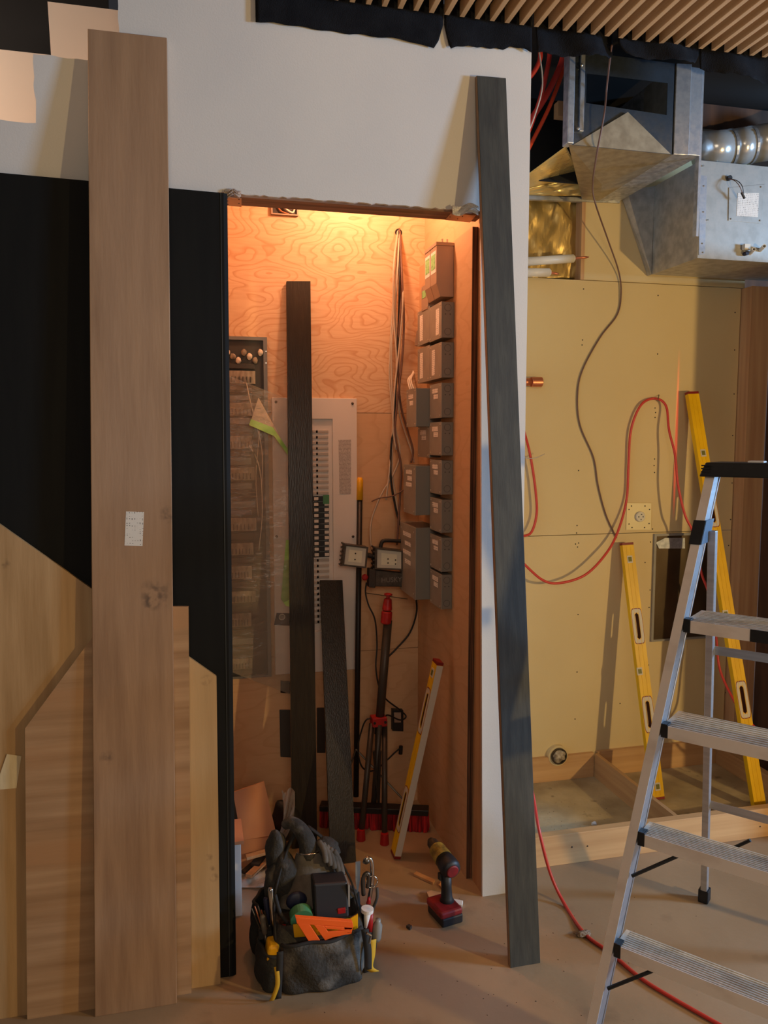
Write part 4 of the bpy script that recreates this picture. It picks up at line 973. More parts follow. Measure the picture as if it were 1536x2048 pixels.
M().tube([hy, ht * 0.99 + hb * 0.01, ht], [0.0145, 0.0145, 0.010], 14).build('grip', 'tape_yellow', t, smooth=True)
for s in (-0.16, 0.16):
    M().tube([mid_ + bd * s + Vector((0, 0, 0.10)), hb + Vector((0, 0, 0.22))], 0.004, 6).build('brace', 'steel_dark', t)
# ---- tripod with red clamps
YT = 3.24
top = at(776, 1195, Y=YT); cl = at(757, 1441, Y=YT); ft = at(757, 1660, Y=YT)
t = thing('light_tripod', Vector((cl.x, YT - 0.03, 0)), 'folded dark tripod stand with red clamps and red feet', 'tripod')
M().tube([top + Vector((0, 0, -0.10)), cl + Vector((0, 0, -0.06))], 0.019, 16).build('mast', 'tripod_grey', t, smooth=True)
dv = (top - cl).normalized()
M().lathe([(0.020, -0.115), (0.024, -0.11), (0.024, -0.065), (0.020, -0.06)], top, dv, 18).build('collar', 'red_plastic', t)
M().lathe([(0.021, -0.055), (0.022, -0.05), (0.017, -0.008), (0.012, -0.004)], top, dv, 18).build('collar', 'red_plastic', t)
M().lathe([(0.008, -0.004), (0.008, 0.008), (0.018, 0.010), (0.018, 0.016), (0.010, 0.019)], top, dv, 16).build('knob', 'red_plastic', t)
M().obox(cl, Vector((0.033, 0, 0)), Vector((0, 0.028, 0)), Vector((0, 0, 0.020))).build('leg_clamp', 'red_plastic', t, bevel=0.003)
for a, d in ((-0.024, -0.018), (0.024, 0.018)):
    M().lathe([(0.006, 0), (0.006, 0.004)], cl + Vector((a, -0.028, 0)), (0, -1, 0), 10).build('rivet', 'cable_black', t)
legs = [((-0.03, 0.0, -0.01), at(722, 1680, Z=0.0)), ((0.0, -0.02, -0.01), at(745, 1645, Z=0.0)), ((0.03, 0.01, -0.01), at(769, 1688, Z=0.0))]
for k, (o_, f) in enumerate(legs):
    s0 = cl + Vector(o_); f = f + Vector((0, 0, 0.012))
    if k == 2: f = Vector((f.x, f.y, f.z))
    M().tube([s0, f], 0.0125, 10).build('leg', 'tripod_grey', t, smooth=True)
    M().tube([s0 * 0.75 + f * 0.25 + Vector((0.02 * (1 - k), 0, 0)), (cl * 0.2 + Vector((cl.x, YT, 0.0)) * 0.8)], 0.006, 6).build('strut', 'tripod_grey', t)
    M().tube([f + Vector((0, 0, 0.035)), f + Vector((0, 0, -0.011))], [0.017, 0.020], 12).build('foot', 'red_plastic', t)
M().tube([cl + Vector((-0.002, 0, 0)), Vector((cl.x - 0.01, YT, 0.16))], 0.011, 10).build('inner_tube', 'cable_black', t, smooth=True)
# ---- twin work light hanging by its handle
YW = CB - 0.115
t = thing('work_light', at(770, 1178, Y=YW + 0.03), 'twin-head work light hung on the plywood beside the large grey cabinet', 'work light')
def head(a, b, c, d, nled, ledp):
    q = [at(*p, Y=YW) for p in (a, b, c, d)]; cen = sum(q, Vector()) / 4
    ins = [p * 0.86 + cen * 0.14 for p in q]
    h = M().prism(q, (0, 0.05, 0)).build('head', 'worklight_grey', t, bevel=0.004)
    M().ring([p + Vector((0, -0.0005, 0)) for p in q], [p + Vector((0, -0.0005, 0)) for p in ins], (0, -0.008, 0)).build('bezel', 'worklight_grey', h)
    M().prism([p + Vector((0, -0.001, 0)) for p in ins], (0, -0.002, 0)).build('lens', 'worklight_lens', h)
    in2 = [p * 0.55 + cen * 0.45 + Vector((0, -0.0032, 0)) for p in q]
    M().prism(in2, (0, -0.0006, 0)).build('reflector', 'worklight_led', h)
    for u in ledp: M().lathe([(0.0035, 0), (0.0035, 0.001)], at(u[0], u[1], Y=YW - 0.0045), (0, -1, 0), 8).build('led', 'dark_box', h)
    for k in range(6):
        f = k / 5.0; p = q[0] * (1 - f) + q[3] * f
        M().box(p.x - 0.006, p.x + 0.001, YW + 0.004, YW + 0.05, p.z - 0.003, p.z + 0.003).build('fin', 'worklight_grey', h)
head((689, 1088), (736, 1094), (732, 1136), (684, 1131), 2, ((711, 1107), (710, 1119)))
head((750, 1095), (806, 1101), (806, 1140), (749, 1138), 4, ((776, 1118), (776, 1126), (791, 1120), (791, 1128)))
M().tube([at(735, 1110, Y=YW + 0.02), at(752, 1114, Y=YW + 0.02)], 0.011, 12).build('swivel', 'cable_black', t)
M().prism([at(740, 1139, Y=YW + 0.005), at(808, 1147, Y=YW + 0.005), at(808, 1174, Y=YW + 0.005), at(740, 1173, Y=YW + 0.005)], (0, 0.045, 0)).build('housing', 'worklight_grey', t, bevel=0.004)
M().prism([at(739, 1138, Y=YW), at(752, 1140, Y=YW), at(751, 1176, Y=YW), at(738, 1175, Y=YW)], (0, 0.05, 0)).build('end_cap', 'dark_box', t, bevel=0.003)
hp = [at(761, 1098, Y=YW + 0.03), at(763, 1086, Y=YW + 0.03), at(770, 1081, Y=YW + 0.03), at(798, 1082, Y=YW + 0.03), at(812, 1083, Y=YW + 0.03), at(818, 1098, Y=YW + 0.03)]
M().tube(spline(hp, 3), 0.0085, 10).build('handle', 'cable_black', t, smooth=True)
M().lathe([(0.012, 0), (0.014, 0.006), (0.014, 0.014), (0.009, 0.018)], at(731, 1154, Y=YW + 0.02), (-0.5, -1, 0.1), 14).build('switch_knob', 'red_plastic', t)
c = at(783, 1160, Y=YW + 0.0045)
text_mesh('HUSKY', 0.030, Matrix.Translation(c) @ Matrix.Rotation(math.radians(90), 4, 'X'), 'logo', 'logo_grey', t)
M().tube(spline([at(733, 1165, Y=YW + 0.02), at(731, 1185, Y=YW + 0.02), at(737, 1210, Y=YW + 0.01), at(750, 1240, Y=YW), at(754, 1290, Y=YW), at(752, 1340, Y=YW - 0.02), at(765, 1390, Y=YW - 0.03), at(800, 1420, Y=YW + 0.02), at(812, 1433, Y=YW + 0.02), at(800, 1440, Y=YW), at(775, 1430, Y=YW - 0.04), at(765, 1440, Y=YW - 0.06), at(735, 1438, Y=YW - 0.06), at(722, 1465, Y=YW - 0.05), at(716, 1500, Y=YW - 0.05), at(725, 1535, Y=YW - 0.05), at(750, 1540, Y=YW - 0.03), at(790, 1505, Y=YW), at(802, 1495, Y=YW + 0.01)]), 0.0035, 8).build('power_cord', 'cable_black', t, smooth=True)
M().tube([at(802, 1492, Y=YW + 0.01), at(801, 1508, Y=YW + 0.01)], 0.009, 10).build('plug', 'cable_black', t)
M().tube(spline([at(733, 1186, Y=YW + 0.03), at(760, 1190, Y=YW + 0.04), at(800, 1196, Y=YW + 0.03), at(815, 1198, Y=YW + 0.02)]), 0.0018, 6).build('wire_hook', 'steel_dark', t)
t = thing('wall_outlet', at(796, 1462, Y=CB), 'black duplex outlet low on the closet back wall', 'outlet')
M().prism([at(785, 1420, Y=CB - 0.03), at(807, 1421, Y=CB - 0.03), at(807, 1463, Y=CB - 0.03), at(785, 1462, Y=CB - 0.03)], (0, 0.0295, 0)).build('box', 'cable_black', t, bevel=0.002)
M().prism([at(788, 1425, Y=CB - 0.032), at(802, 1425, Y=CB - 0.032), at(802, 1445, Y=CB - 0.032), at(789, 1445, Y=CB - 0.032)], (0, 0.002, 0)).build('receptacle', 'tan_steel', t)
o = M().tube(spline([at(832, 1195, Y=3.33), at(833, 1225, Y=3.35), at(820, 1265, Y=3.36), at(795, 1295, Y=3.36), at(775, 1315, Y=3.36)]), 0.0042, 8).build('flex_cable', 'cable_black', smooth=True)
tag(o, 'black cable curving down left from under the largest cabinet', 'cable')
# ---- level leaning on the closet's right wall
G = at(797, 1711, Z=0.002); T_ = at(883, 1322, X=CX - 0.045)
t = level(G, T_, (0.02, -1.0, 0), 'spirit_level', 'pale spirit level with yellow face leaning on the closet right wall', width=0.058, th=0.027, holes=((0.20, 0.15), (0.62, 0.15)), vials=((0.78, 0.0),), edge='yellow_level', plate='level_white')

# ================================================================== step ladder
U = Vector((0.633, -0.774, 0)).normalized(); Vv = Vector((0.774, 0.633, 0)).normalized(); ZZ = Vector((0, 0, 1))
P4 = Vector((1.0980, 1.8349, 0.310)); ST = Vv * 0.095 + U * 0.025 + ZZ * 0.290        # one step up along the left rail
def rail(k): return P4 + ST * k
LEN = lambda k: 0.53 - 0.052 * k                                                      # step length, narrowing upwards
t = thing('step_ladder', (1.5, 2.0, 0.0), 'aluminium step ladder with black cap standing at the right edge', 'ladder')
kf = -0.310 / 0.290 + 0.03; kt = 4.42
wd = 0.070; fw_ = 0.026; tk = 0.0025
def rail_right(k): return rail(k) + U * LEN(k)
for side, fn_, sg in (('l', rail, -1), ('r', rail_right, 1)):
    a, b = fn_(kf), fn_(kt)
    inn = 0.0
    m = M().hexa([a, a + Vv * wd, a + Vv * wd + U * sg * tk, a + U * sg * tk, b, b + Vv * wd, b + Vv * wd + U * sg * tk, b + U * sg * tk])
    m.hexa([a + Vv * (wd - tk), a + Vv * wd, a + Vv * wd + U * sg * 0.018, a + Vv * (wd - tk) + U * sg * 0.018, b + Vv * (wd - tk), b + Vv * wd, b + Vv * wd + U * sg * 0.018, b + Vv * (wd - tk) + U * sg * 0.018])
    r_ = m.build('rail', 'aluminium', t)
    e = a - U * sg * 0.0; 
    M().hexa([a - Vv * tk, a, a + U * sg * fw_, a - Vv * tk + U * sg * fw_, b - Vv * tk, b, b + U * sg * fw_, b - Vv * tk + U * sg * fw_]).build('front_flange', 'aluminium_front', r_)
    c0_, c1_ = a + Vv * (wd * 0.76) - U * sg * 0.0012, b + Vv * (wd * 0.76) - U * sg * 0.0012
    M().tube([c0_, c1_], 0.0013, 6).build('rail_rib', 'aluminium', r_)
    f = a - ZZ * a.z
    M().obox(f + Vv * wd / 2 + U * sg * 0.012 + ZZ * 0.02, Vv * 0.032, U * 0.022, ZZ * 0.02).build('foot', 'black_plastic', t, bevel=0.004)
dep = {0: 0.085, 1: 0.085, 2: 0.150, 3: 0.170}
for k in range(4):
    o_ = rail(k); L_ = LEN(k); d = dep[k]
    s_ = M()
    s_.hexa([o_ + ZZ * -0.003 + U * 0.004, o_ + U * (L_ - 0.004) - ZZ * 0.003, o_ + U * (L_ - 0.004) + Vv * d - ZZ * 0.003, o_ + Vv * d + U * 0.004 - ZZ * 0.003, o_ + U * 0.004, o_ + U * (L_ - 0.004), o_ + U * (L_ - 0.004) + Vv * d, o_ + Vv * d + U * 0.004])
    st = s_.build('step', 'step_top', t)
    M().hexa([o_ + U * 0.02 - ZZ * 0.034 - Vv * 0.003, o_ + U * (L_ - 0.02) - ZZ * 0.034 - Vv * 0.003, o_ + U * (L_ - 0.02) - ZZ * 0.034, o_ + U * 0.02 - ZZ * 0.034,
              o_ + U * 0.02 - Vv * 0.003 + ZZ * 0.001, o_ + U * (L_ - 0.02) - Vv * 0.003 + ZZ * 0.001, o_ + U * (L_ - 0.02) + ZZ * 0.001, o_ + U * 0.02 + ZZ * 0.001]).build('front_lip', 'aluminium_front', st)
    M().hexa([o_ + U * 0.02 - ZZ * 0.03 + Vv * (d - 0.003), o_ + U * (L_ - 0.02) - ZZ * 0.03 + Vv * (d - 0.003), o_ + U * (L_ - 0.02) - ZZ * 0.03 + Vv * d, o_ + U * 0.02 - ZZ * 0.03 + Vv * d,
              o_ + U * 0.02 + Vv * (d - 0.003), o_ + U * (L_ - 0.02) + Vv * (d - 0.003), o_ + U * (L_ - 0.02) + Vv * d, o_ + U * 0.02 + Vv * d]).build('back_lip', 'aluminium', st)
    for q in range(9):
        vv = d * (q + 0.5) / 9
        M().obox(o_ + U * L_ / 2 + Vv * vv + ZZ * 0.001, U * (L_ / 2 - 0.02), Vv * 0.0022, ZZ * 0.0006).build('tread_rib', 'step_top', st)
    for u0 in (0.0, L_ - 0.016):
        M().obox(o_ + U * (u0 + 0.010) + Vv * 0.012 - ZZ * 0.015, U * 0.010, Vv * 0.016, ZZ * 0.020).build('end_bracket', 'black_plastic', st, bevel=0.002)
    if k == 3:
        M().obox(o_ + U * (L_ / 2 + 0.06) - Vv * 0.0042 - ZZ * 0.0165, U * (L_ / 2 - 0.12), Vv * 0.0014, ZZ * 0.0172).build('black_grip', 'black_plastic', st)
    if k < 2:
        for u0, u1 in ((0.006, 0.115), (L_ - 0.006, L_ - 0.115)):
            M().tube([o_ + U * u0 - ZZ * 0.115 - ST * 0.0 + Vv * 0.005 - (ST - ZZ * 0.290) * 0.37, o_ + U * u1 - ZZ * 0.034 + Vv * 0.02], 0.0052, 8).build('brace', 'black_plastic', st)
# rear legs
RF = Vector((1.779, 2.390, 0.0)); kb = 3.86
for sg, L0 in ((0, 0.0), (1, 1.0)):
    top_ = rail(kb) + Vv * 0.055 + U * (LEN(kb) * L0)
    foot = RF + U * L0 * 0.58
    a, b = foot + ZZ * 0.03, top_
    m = M().hexa([a, a + Vv * 0.028, a + Vv * 0.028 + U * 0.022, a + U * 0.022, b, b + Vv * 0.028, b + Vv * 0.028 + U * 0.022, b + U * 0.022])
    m.build('rear_leg', 'aluminium', t, bevel=0.002)
    M().obox(foot + Vv * 0.014 + U * 0.011 + ZZ * 0.025, Vv * 0.021, U * 0.018, ZZ * 0.025).build('foot', 'black_plastic', t, bevel=0.004)
for f_ in (0.30, 0.72):
    tl = rail(kb) + Vv * 0.055; A_ = RF * (1 - f_) + tl * f_; B_ = (RF + U * 0.58) * (1 - f_) + (tl + U * LEN(kb)) * f_
    M().obox((A_ + B_) / 2 + Vv * 0.03, (B_ - A_) / 2, Vv * 0.002, ZZ * 0.014).build('rear_brace', 'aluminium', t)
A_ = RF * 0.86 + (rail(kb) + Vv * 0.055) * 0.14
M().tube([A_ + U * 0.02, A_ + U * 0.16 + ZZ * 0.12], 0.006, 8).build('diagonal_brace', 'black_plastic', t)
# hinge brackets and top cap
for L0 in (0, 1):
    q = rail(3.86) + U * LEN(3.86) * L0; sg = -1 if L0 == 0 else 1
    M().hexa([q + ST * -0.12 - Vv * 0.005 - U * sg * -0.031, q + ST * -0.12 - Vv * 0.005 + U * sg * -0.003, q + ST * -0.12 - Vv * 0.001 + U * sg * -0.003, q + ST * -0.12 - Vv * 0.001 - U * sg * -0.031,
              q + ST * 0.12 - Vv * 0.005 - U * sg * -0.031, q + ST * 0.12 - Vv * 0.005 + U * sg * -0.003, q + ST * 0.12 - Vv * 0.001 + U * sg * -0.003, q + ST * 0.12 - Vv * 0.001 - U * sg * -0.031]).build('hinge_cover', 'black_plastic', t)
    M().hexa([q + ST * -0.12, q + ST * -0.12 + Vv * 0.085, q + ST * -0.12 + Vv * 0.085 - U * sg * 0.004, q + ST * -0.12 - U * sg * 0.004,
              q + ST * 0.12, q + ST * 0.12 + Vv * 0.085, q + ST * 0.12 + Vv * 0.085 - U * sg * 0.004, q + ST * 0.12 - U * sg * 0.004]).build('hinge_plate', 'blue_hinge', t)
cz = rail(4.42)
M().hexa([cz - Vv * 0.02 - U * 0.04, cz - Vv * 0.02 + U * (LEN(4) + 0.04), cz + Vv * 0.15 + U * (LEN(4) + 0.03), cz + Vv * 0.15 - U * 0.03,
          cz - Vv * 0.010 - U * 0.025 + ZZ * 0.042, cz - Vv * 0.010 + U * (LEN(4) + 0.025) + ZZ * 0.042, cz + Vv * 0.14 + U * (LEN(4) + 0.02) + ZZ * 0.042, cz + Vv * 0.14 - U * 0.02 + ZZ * 0.042]).build('top_cap', 'black_plastic', t, bevel=0.004)
for q in range(4):
    M().obox(cz - Vv * 0.0165 - U * 0.022 + ZZ * (0.006 + 0.009 * q), U * 0.012, Vv * 0.002, ZZ * 0.002).build('cap_rib', 'black_plastic', t)
M().obox(cz + Vv * 0.07 + U * 0.10 + ZZ * 0.044, U * 0.022, Vv * 0.02, ZZ * 0.003).build('cap_insert', 'label_white', t, bevel=0.002)

# ================================================================== tool bag
def fpt(px, py, z=0.0): return at(px, py, Z=z)
bA, bB = fpt(556, 1987), fpt(728, 1957)               # front bottom corners
bx = (bB - bA).normalized(); by = Vector((-bx.y, bx.x, 0))
def bp(u, v, z): return bA + bx * u + by * v + ZZ * z  # u across (0..bw), v towards the closet
bw = (bB - bA).length
bc = bp(bw / 2, 0.15, 0)
t = bag = thing('tool_bag', bc, 'open dusty canvas tool bag crammed with tools on the closet threshold', 'tool bag')
def rr_loop(u0, u1, v0, v1, z, r, n=6, bulge=0.0):
    pts = []
    for cu, cv, a0 in ((u1 - r, v0 + r, -90), (u1 - r, v1 - r, 0), (u0 + r, v1 - r, 90), (u0 + r, v0 + r, 180)):
        for k in range(n + 1):
            an = math.radians(a0 + 90 * k / n)
            pts.append(bp(cu + r * math.cos(an), cv + r * math.sin(an), z))
    return pts
def loft(loops, cap=True):
    m = M(); n = len(loops[0]); vs = [p for l in loops for p in l]; fs = []
    for i in range(len(loops) - 1):
        for k in range(n):
            j = (k + 1) % n; fs.append((i * n + k, i * n + j, (i + 1) * n + j, (i + 1) * n + k))
    if cap: fs.append(tuple(range(n - 1, -1, -1)))
    return m.add(vs, fs)
HB = 0.20
loops = [rr_loop(0.0, bw, 0.01, 0.29, 0.002, 0.03), rr_loop(-0.012, bw + 0.012, 0.0, 0.30, 0.03, 0.035), rr_loop(-0.012, bw + 0.014, 0.0, 0.30, 0.11, 0.035), rr_loop(-0.004, bw + 0.004, 0.012, 0.29, 0.17, 0.03), rr_loop(0.004, bw - 0.004, 0.02, 0.28, HB, 0.03),
         rr_loop(0.012, bw - 0.012, 0.028, 0.272, HB - 0.002, 0.026), rr_loop(0.012, bw - 0.012, 0.028, 0.272, 0.10, 0.026)]
o = loft(loops); o.add(loops[-1], [tuple(range(len(loops[-1])))]); o.build('body', 'bag_canvas', bag, smooth=True)
# front pocket: bulging pouch with rim
def pocket(u0, u1, v, h0, h1, bul, name, m, parent, rim=True, nrm=None, along=None, base=None):
    ax_ = along or bx; nn = nrm or (-by); b0 = base or bp(0, v, 0)
    def fn(u, w):
        p = b0 + ax_ * (u0 + (u1 - u0) * u)
        hh = h0 + (h1 - h0) * u
        bu = bul * (math.sin(math.pi * min(max(u, 0), 1)) ** 0.5) * (0.75 + 0.35 * math.sin(math.pi * (0.15 + 0.8 * w)))
        return p + nn * (bu + 0.004 * math.sin(14 * u + 6 * w)) + ZZ * (0.004 + hh * w + 0.004 * math.sin(7 * u) * w)
    o = M().grid(fn, 24, 14).build(name, m, parent, smooth=True, solid=0.004)
    if rim:
        M().tube([fn(i / 24, 1.0) for i in range(25)], 0.0055, 8).build(name + '_rim', 'bag_rim', o, smooth=True)
    return fn
pk = pocket(0.012, bw - 0.008, 0.002, 0.150, 0.168, 0.034, 'front_pocket', 'bag_canvas', bag)
# side pockets
pl_ = pocket(0.0, 0.150, 0, 0.115, 0.135, 0.060, 'side_pocket', 'bag_dark', bag, nrm=-bx * 0.9 - by * 0.1, along=by, base=bp(-0.004, 0.0, 0))
pr_ = pocket(0.0, 0.150, 0, 0.120, 0.140, 0.052, 'side_pocket', 'bag_dark', bag, nrm=bx * 0.9 - by * 0.1, along=by, base=bp(bw + 0.004, 0.02, 0))
pl2 = pocket(0.0, 0.12, 0, 0.165, 0.180, 0.055, 'side_pocket', 'bag_dark', bag, nrm=-bx, along=by, base=bp(-0.006, 0.15, 0))
# yellow webbing at the pocket edges
def ribbon(pts, wv, name, m, parent, th_=0.0025):
    pts = spline(pts, 5); wv = Vector(wv)
    o = M().grid(lambda u, v: pts[min(int(round(u * (len(pts) - 1))), len(pts) - 1)] + wv * (v - 0.5), len(pts) - 1, 1)
    return o.build(name, m, parent, solid=th_, smooth=True)
ribbon([bp(-0.008, -0.038, 0.115), bp(-0.006, -0.050, 0.07), bp(-0.018, -0.048, 0.03), bp(-0.024, -0.034, 0.006)], bx * 0.014, 'yellow_webbing', 'yellow_trim', bag)
ribbon([bp(bw + 0.026, -0.004, 0.128), bp(bw + 0.020, -0.014, 0.085), bp(bw + 0.012, -0.020, 0.05), bp(bw + 0.032, -0.018, 0.030)], bx * 0.026, 'yellow_webbing', 'yellow_trim', bag)
ribbon([bp(0.004, -0.036, 0.16), bp(0.000, -0.042, 0.09), bp(-0.004, -0.036, 0.01)], bx * 0.020, 'black_webbing', 'bag_rim', bag)
ribbon([bp(bw - 0.004, -0.030, 0.185), bp(bw + 0.004, -0.036, 0.12), bp(bw + 0.006, -0.030, 0.05)], bx * 0.024, 'black_webbing', 'bag_rim', bag)
M().tube([bp(bw - 0.002, -0.045, 0.182), bp(bw + 0.012, -0.045, 0.172), bp(bw + 0.006, -0.050, 0.15)], 0.004, 8).build('buckle', 'chrome', bag)
# high frame straps that meet over the bag
ribbon([bp(-0.004, 0.02, 0.17), bp(0.004, 0.10, 0.26), bp(0.05, 0.17, 0.36), bp(0.09, 0.20, 0.41)], by * 0.022, 'strap', 'bag_rim', bag, 0.006)
ribbon([bp(bw - 0.004, 0.04, 0.19), bp(bw - 0.02, 0.12, 0.27), bp(bw - 0.08, 0.19, 0.36), bp(bw - 0.14, 0.22, 0.41)], by * 0.022, 'strap', 'bag_rim', bag, 0.006)
GT = 'tools carried in the tool bag'
def tool(name, loc, label, cat): return thing(name, loc, label, cat, GT)
# dusty grey rolled hood / knee pads on top: sweeping shell with a neck and a ring
def shell(u, v):
    an = math.pi * (u * 1.3 - 0.15)
    rad = 0.032 + 0.088 * v ** 1.2 + 0.005 * math.sin(9 * u + 5 * v)
    c = bp(bw * 0.46 + 0.02 * v, 0.165 - 0.030 * v, 0.352 - 0.135 * v)
    return c + bx * (-math.cos(an) * rad * 1.1) - by * (math.sin(an) * rad * 0.62) + ZZ * (0.012 * math.sin(an) - 0.01 * v)
t2 = tool('dust_hood', bp(bw * 0.48, 0.12, 0.2), 'dusty grey flared hood with a metal ring lying on the bag', 'hood')
M().grid(shell, 28, 16).build('flared_shell', 'dusty_grey', t2, smooth=True, solid=0.006)
M().tube(spline([bp(bw * 0.46, 0.165, 0.335), bp(bw * 0.44, 0.170, 0.385), bp(bw * 0.36, 0.185, 0.425), bp(bw * 0.26, 0.205, 0.440), bp(bw * 0.20, 0.22, 0.425)], 4), [0.033 - 0.0011 * k for k in range(17)], 16).build('neck', 'bag_canvas', t2, smooth=True)
M().tube([bp(bw * 0.46, 0.166, 0.352) + bx * 0.037 * math.cos(q * 0.3142) - by * 0.037 * math.sin(q * 0.3142) * 0.95 + ZZ * 0.010 * math.sin(q * 0.3142) for q in range(-1, 12)], 0.0024, 6).build('metal_ring', 'chrome', t2, smooth=True)
for k, (uu, vv, zz, rx, rz) in enumerate(((0.08, 0.20, 0.34, 0.034, 0.085), (0.17, 0.17, 0.27, 0.046, 0.085), (0.02, 0.16, 0.25, 0.030, 0.075))):
    M().blob(bp(bw * uu, vv, zz), rx, rx * 1.2, rz, amp=0.10, seed=3 + k, n=20, m=14).build('grey_fold', 'bag_canvas', t2, smooth=True)
M().blob(bp(bw * 0.26, 0.075, 0.245), 0.034, 0.012, 0.030, amp=0.02, seed=2).build('goggle_lens', 'navy_sticker', t2, smooth=True)
t2 = tool('work_gloves', bp(bw * 0.72, 0.17, 0.33), 'dusty work gloves bunched beside the grey hood', 'gloves')
for k in range(5): 
    M().tube(spline([bp(bw * (0.58 + 0.04 * k), 0.16 - 0.006 * k, 0.385 - 0.006 * k), bp(bw * (0.62 + 0.045 * k), 0.13, 0.370 - 0.010 * k), bp(bw * (0.63 + 0.05 * k), 0.105, 0.340 - 0.012 * k)], 4), [0.010] * 8 + [0.008], 8).build('finger', 'dusty_grey', t2, smooth=True)
M().blob(bp(bw * 0.66, 0.18, 0.345), 0.05, 0.04, 0.035, amp=0.12, seed=8).build('palm', 'bag_canvas', t2, smooth=True)
# dark cordless pack
t2 = tool('battery_pack', bp(bw * 0.62, 0.06, 0.2), 'large black battery pack with a small red button on the bag', 'battery')
q0 = bp(bw * 0.64, 0.060, 0.258)
M().obox(q0, bx * 0.054 - ZZ * 0.004, by * 0.035, ZZ * 0.052 + by * 0.012).build('case', 'drill_black', t2, bevel=0.006)
M().obox(q0 - ZZ * 0.042 - by * 0.030, bx * 0.052, by * 0.012, ZZ * 0.014).build('base_rail', 'dark_box', t2, bevel=0.003)
M().obox(q0 + bx * 0.030 - by * 0.0405 - ZZ * 0.032, bx * 0.013, by * 0.004, ZZ * 0.009).build('release_button', 'red_plastic', t2, bevel=0.002)
M().obox(q0 + bx * 0.056 - by * 0.004 + ZZ * 0.008, bx * 0.003, by * 0.030, ZZ * 0.036).build('side_plate', 'grey_steel', t2)
# orange speed square
t2 = tool('speed_square', bp(bw * 0.45, 0.02, 0.16), 'bright orange speed square poking out of the front pocket', 'square')
yo = -0.014
S = lambda a, b: at(a, b, Y=bp(bw / 2, yo, 0).y - 0.004)
tri = [S(592, 1836), S(700, 1846), S(707, 1852), S(704, 1864), S(640, 1884), S(622, 1890)]
def strip(pp, nm, m='orange_plastic', th_=0.006): return M().prism(pp, by * th_).build(nm, m, t2, bevel=0.0012)
strip([S(591, 1835), S(705, 1844), S(707, 1855), S(594, 1848)], 'fence', th_=0.016)
strip([S(594, 1846), S(619, 1849), S(640, 1881), S(620, 1887)], 'leg')
strip([S(628, 1850), S(648, 1852), S(664, 1876), S(650, 1881)], 'leg')
strip([S(648, 1852), S(706, 1855), S(702, 1862), S(652, 1858)], 'blade')
strip([S(655, 1864), S(703, 1860), S(702, 1868), S(662, 1876)], 'blade')
strip([S(688, 1854), S(706, 1854), S(703, 1868), S(689, 1866)], 'blade')
t2 = tool('yellow_square', bp(bw * 0.8, 0.05, 0.14), 'yellow plastic square standing behind the orange one', 'square')
M().prism([at(586, 1850, Y=bp(0, 0.012, 0).y), at(700, 1838, Y=bp(0, 0.012, 0).y), at(716, 1828, Y=bp(0, 0.012, 0).y), at(716, 1868, Y=bp(0, 0.012, 0).y), at(590, 1888, Y=bp(0, 0.012, 0).y)], by * 0.005).build('plate', 'tape_yellow', t2, bevel=0.001)
t2 = tool('green_tape_roll', bp(bw * 0.28, 0.05, 0.17), 'round green tape roll peeking out behind the orange square', 'tape roll')
gc = at(604, 1840, Y=bp(0, 0.025, 0).y)
M().lathe([(0.020, 0), (0.036, 0), (0.036, 0.03), (0.020, 0.03), (0.020, 0)], gc - by * 0.0, by * 1.0 + ZZ * 0.25, 26).build('roll', 'green_plastic', t2, smooth=False)
# tape measure in the left pocket
t2 = tool('tape_measure', bp(-0.04, 0.03, 0.10), 'yellow tape measure in the left side pocket of the bag', 'tape measure')
tc_ = at(544, 1896, Y=bp(-0.02, 0.035, 0).y)
M().obox(tc_, bx * 0.018, by * 0.030, ZZ * 0.024 + bx * 0.004).build('case', 'tape_yellow', t2, bevel=0.008)
M().obox(tc_ - by * 0.031 - ZZ * 0.012, bx * 0.012, by * 0.001, ZZ * 0.008).build('blade_mouth', 'drill_black', t2)
# hand tools on the left
rt_ = random.Random(12)
lt = [('screwdriver', 'red-handled screwdriver in the left of the bag', 'red_plastic', (566, 1900), (568, 1850)), ('chisel', 'steel chisel with chrome cap standing at the left of the bag', 'chrome', (550, 1890), (541, 1775)), ('screwdriver', 'blue-handled screwdriver at the far left of the bag', 'navy_sticker', (540, 1860), (531, 1795)),
      ('pliers', 'grey pliers handle at the left edge of the bag', 'dusty_grey', (532, 1880), (524, 1830)), ('drill_bit_holder', 'cluster of thin bits at the left edge of the bag', 'steel_dark', (530, 1860), (516, 1812)), ('nail_punch', 'pale nail punch upright beside the chrome chisel', 'grey_steel', (556, 1880), (538, 1820))]
for k, (nm_, lb, m, a, b) in enumerate(lt):
    yy = bp(0.0, 0.06 + 0.02 * (k % 3), 0).y
    p0, p1 = at(*a, Y=yy), at(*b, Y=yy + 0.01); dv = (p1 - p0).normalized()
    t2 = tool(nm_, p0, lb, nm_.replace('_', ' '))
    if nm_ == 'drill_bit_holder':
        for j in range(5):
            M().tube([p0 + bx * 0.006 * (j - 2), p1 + bx * 0.010 * (j - 2) + ZZ * rt_.uniform(-0.02, 0.012)], 0.0022, 6).build('bit', ('steel_dark', 'copper')[j % 2], t2)
        M().obox(p0 - ZZ * 0.01, bx * 0.02, by * 0.012, ZZ * 0.012).build('holder', 'bag_rim', t2)
    else:
        M().tube([p0 - dv * 0.05, p0, p0 + dv * 0.02], [0.004, 0.005, 0.006], 10).build('shaft', 'steel_dark', t2, smooth=True)
        M().tube([p0 + dv * 0.02, p0 * 0.5 + p1 * 0.5, p1 - dv * 0.006, p1], [0.007, 0.009, 0.009, 0.006], 12).build('handle', m, t2, smooth=True)
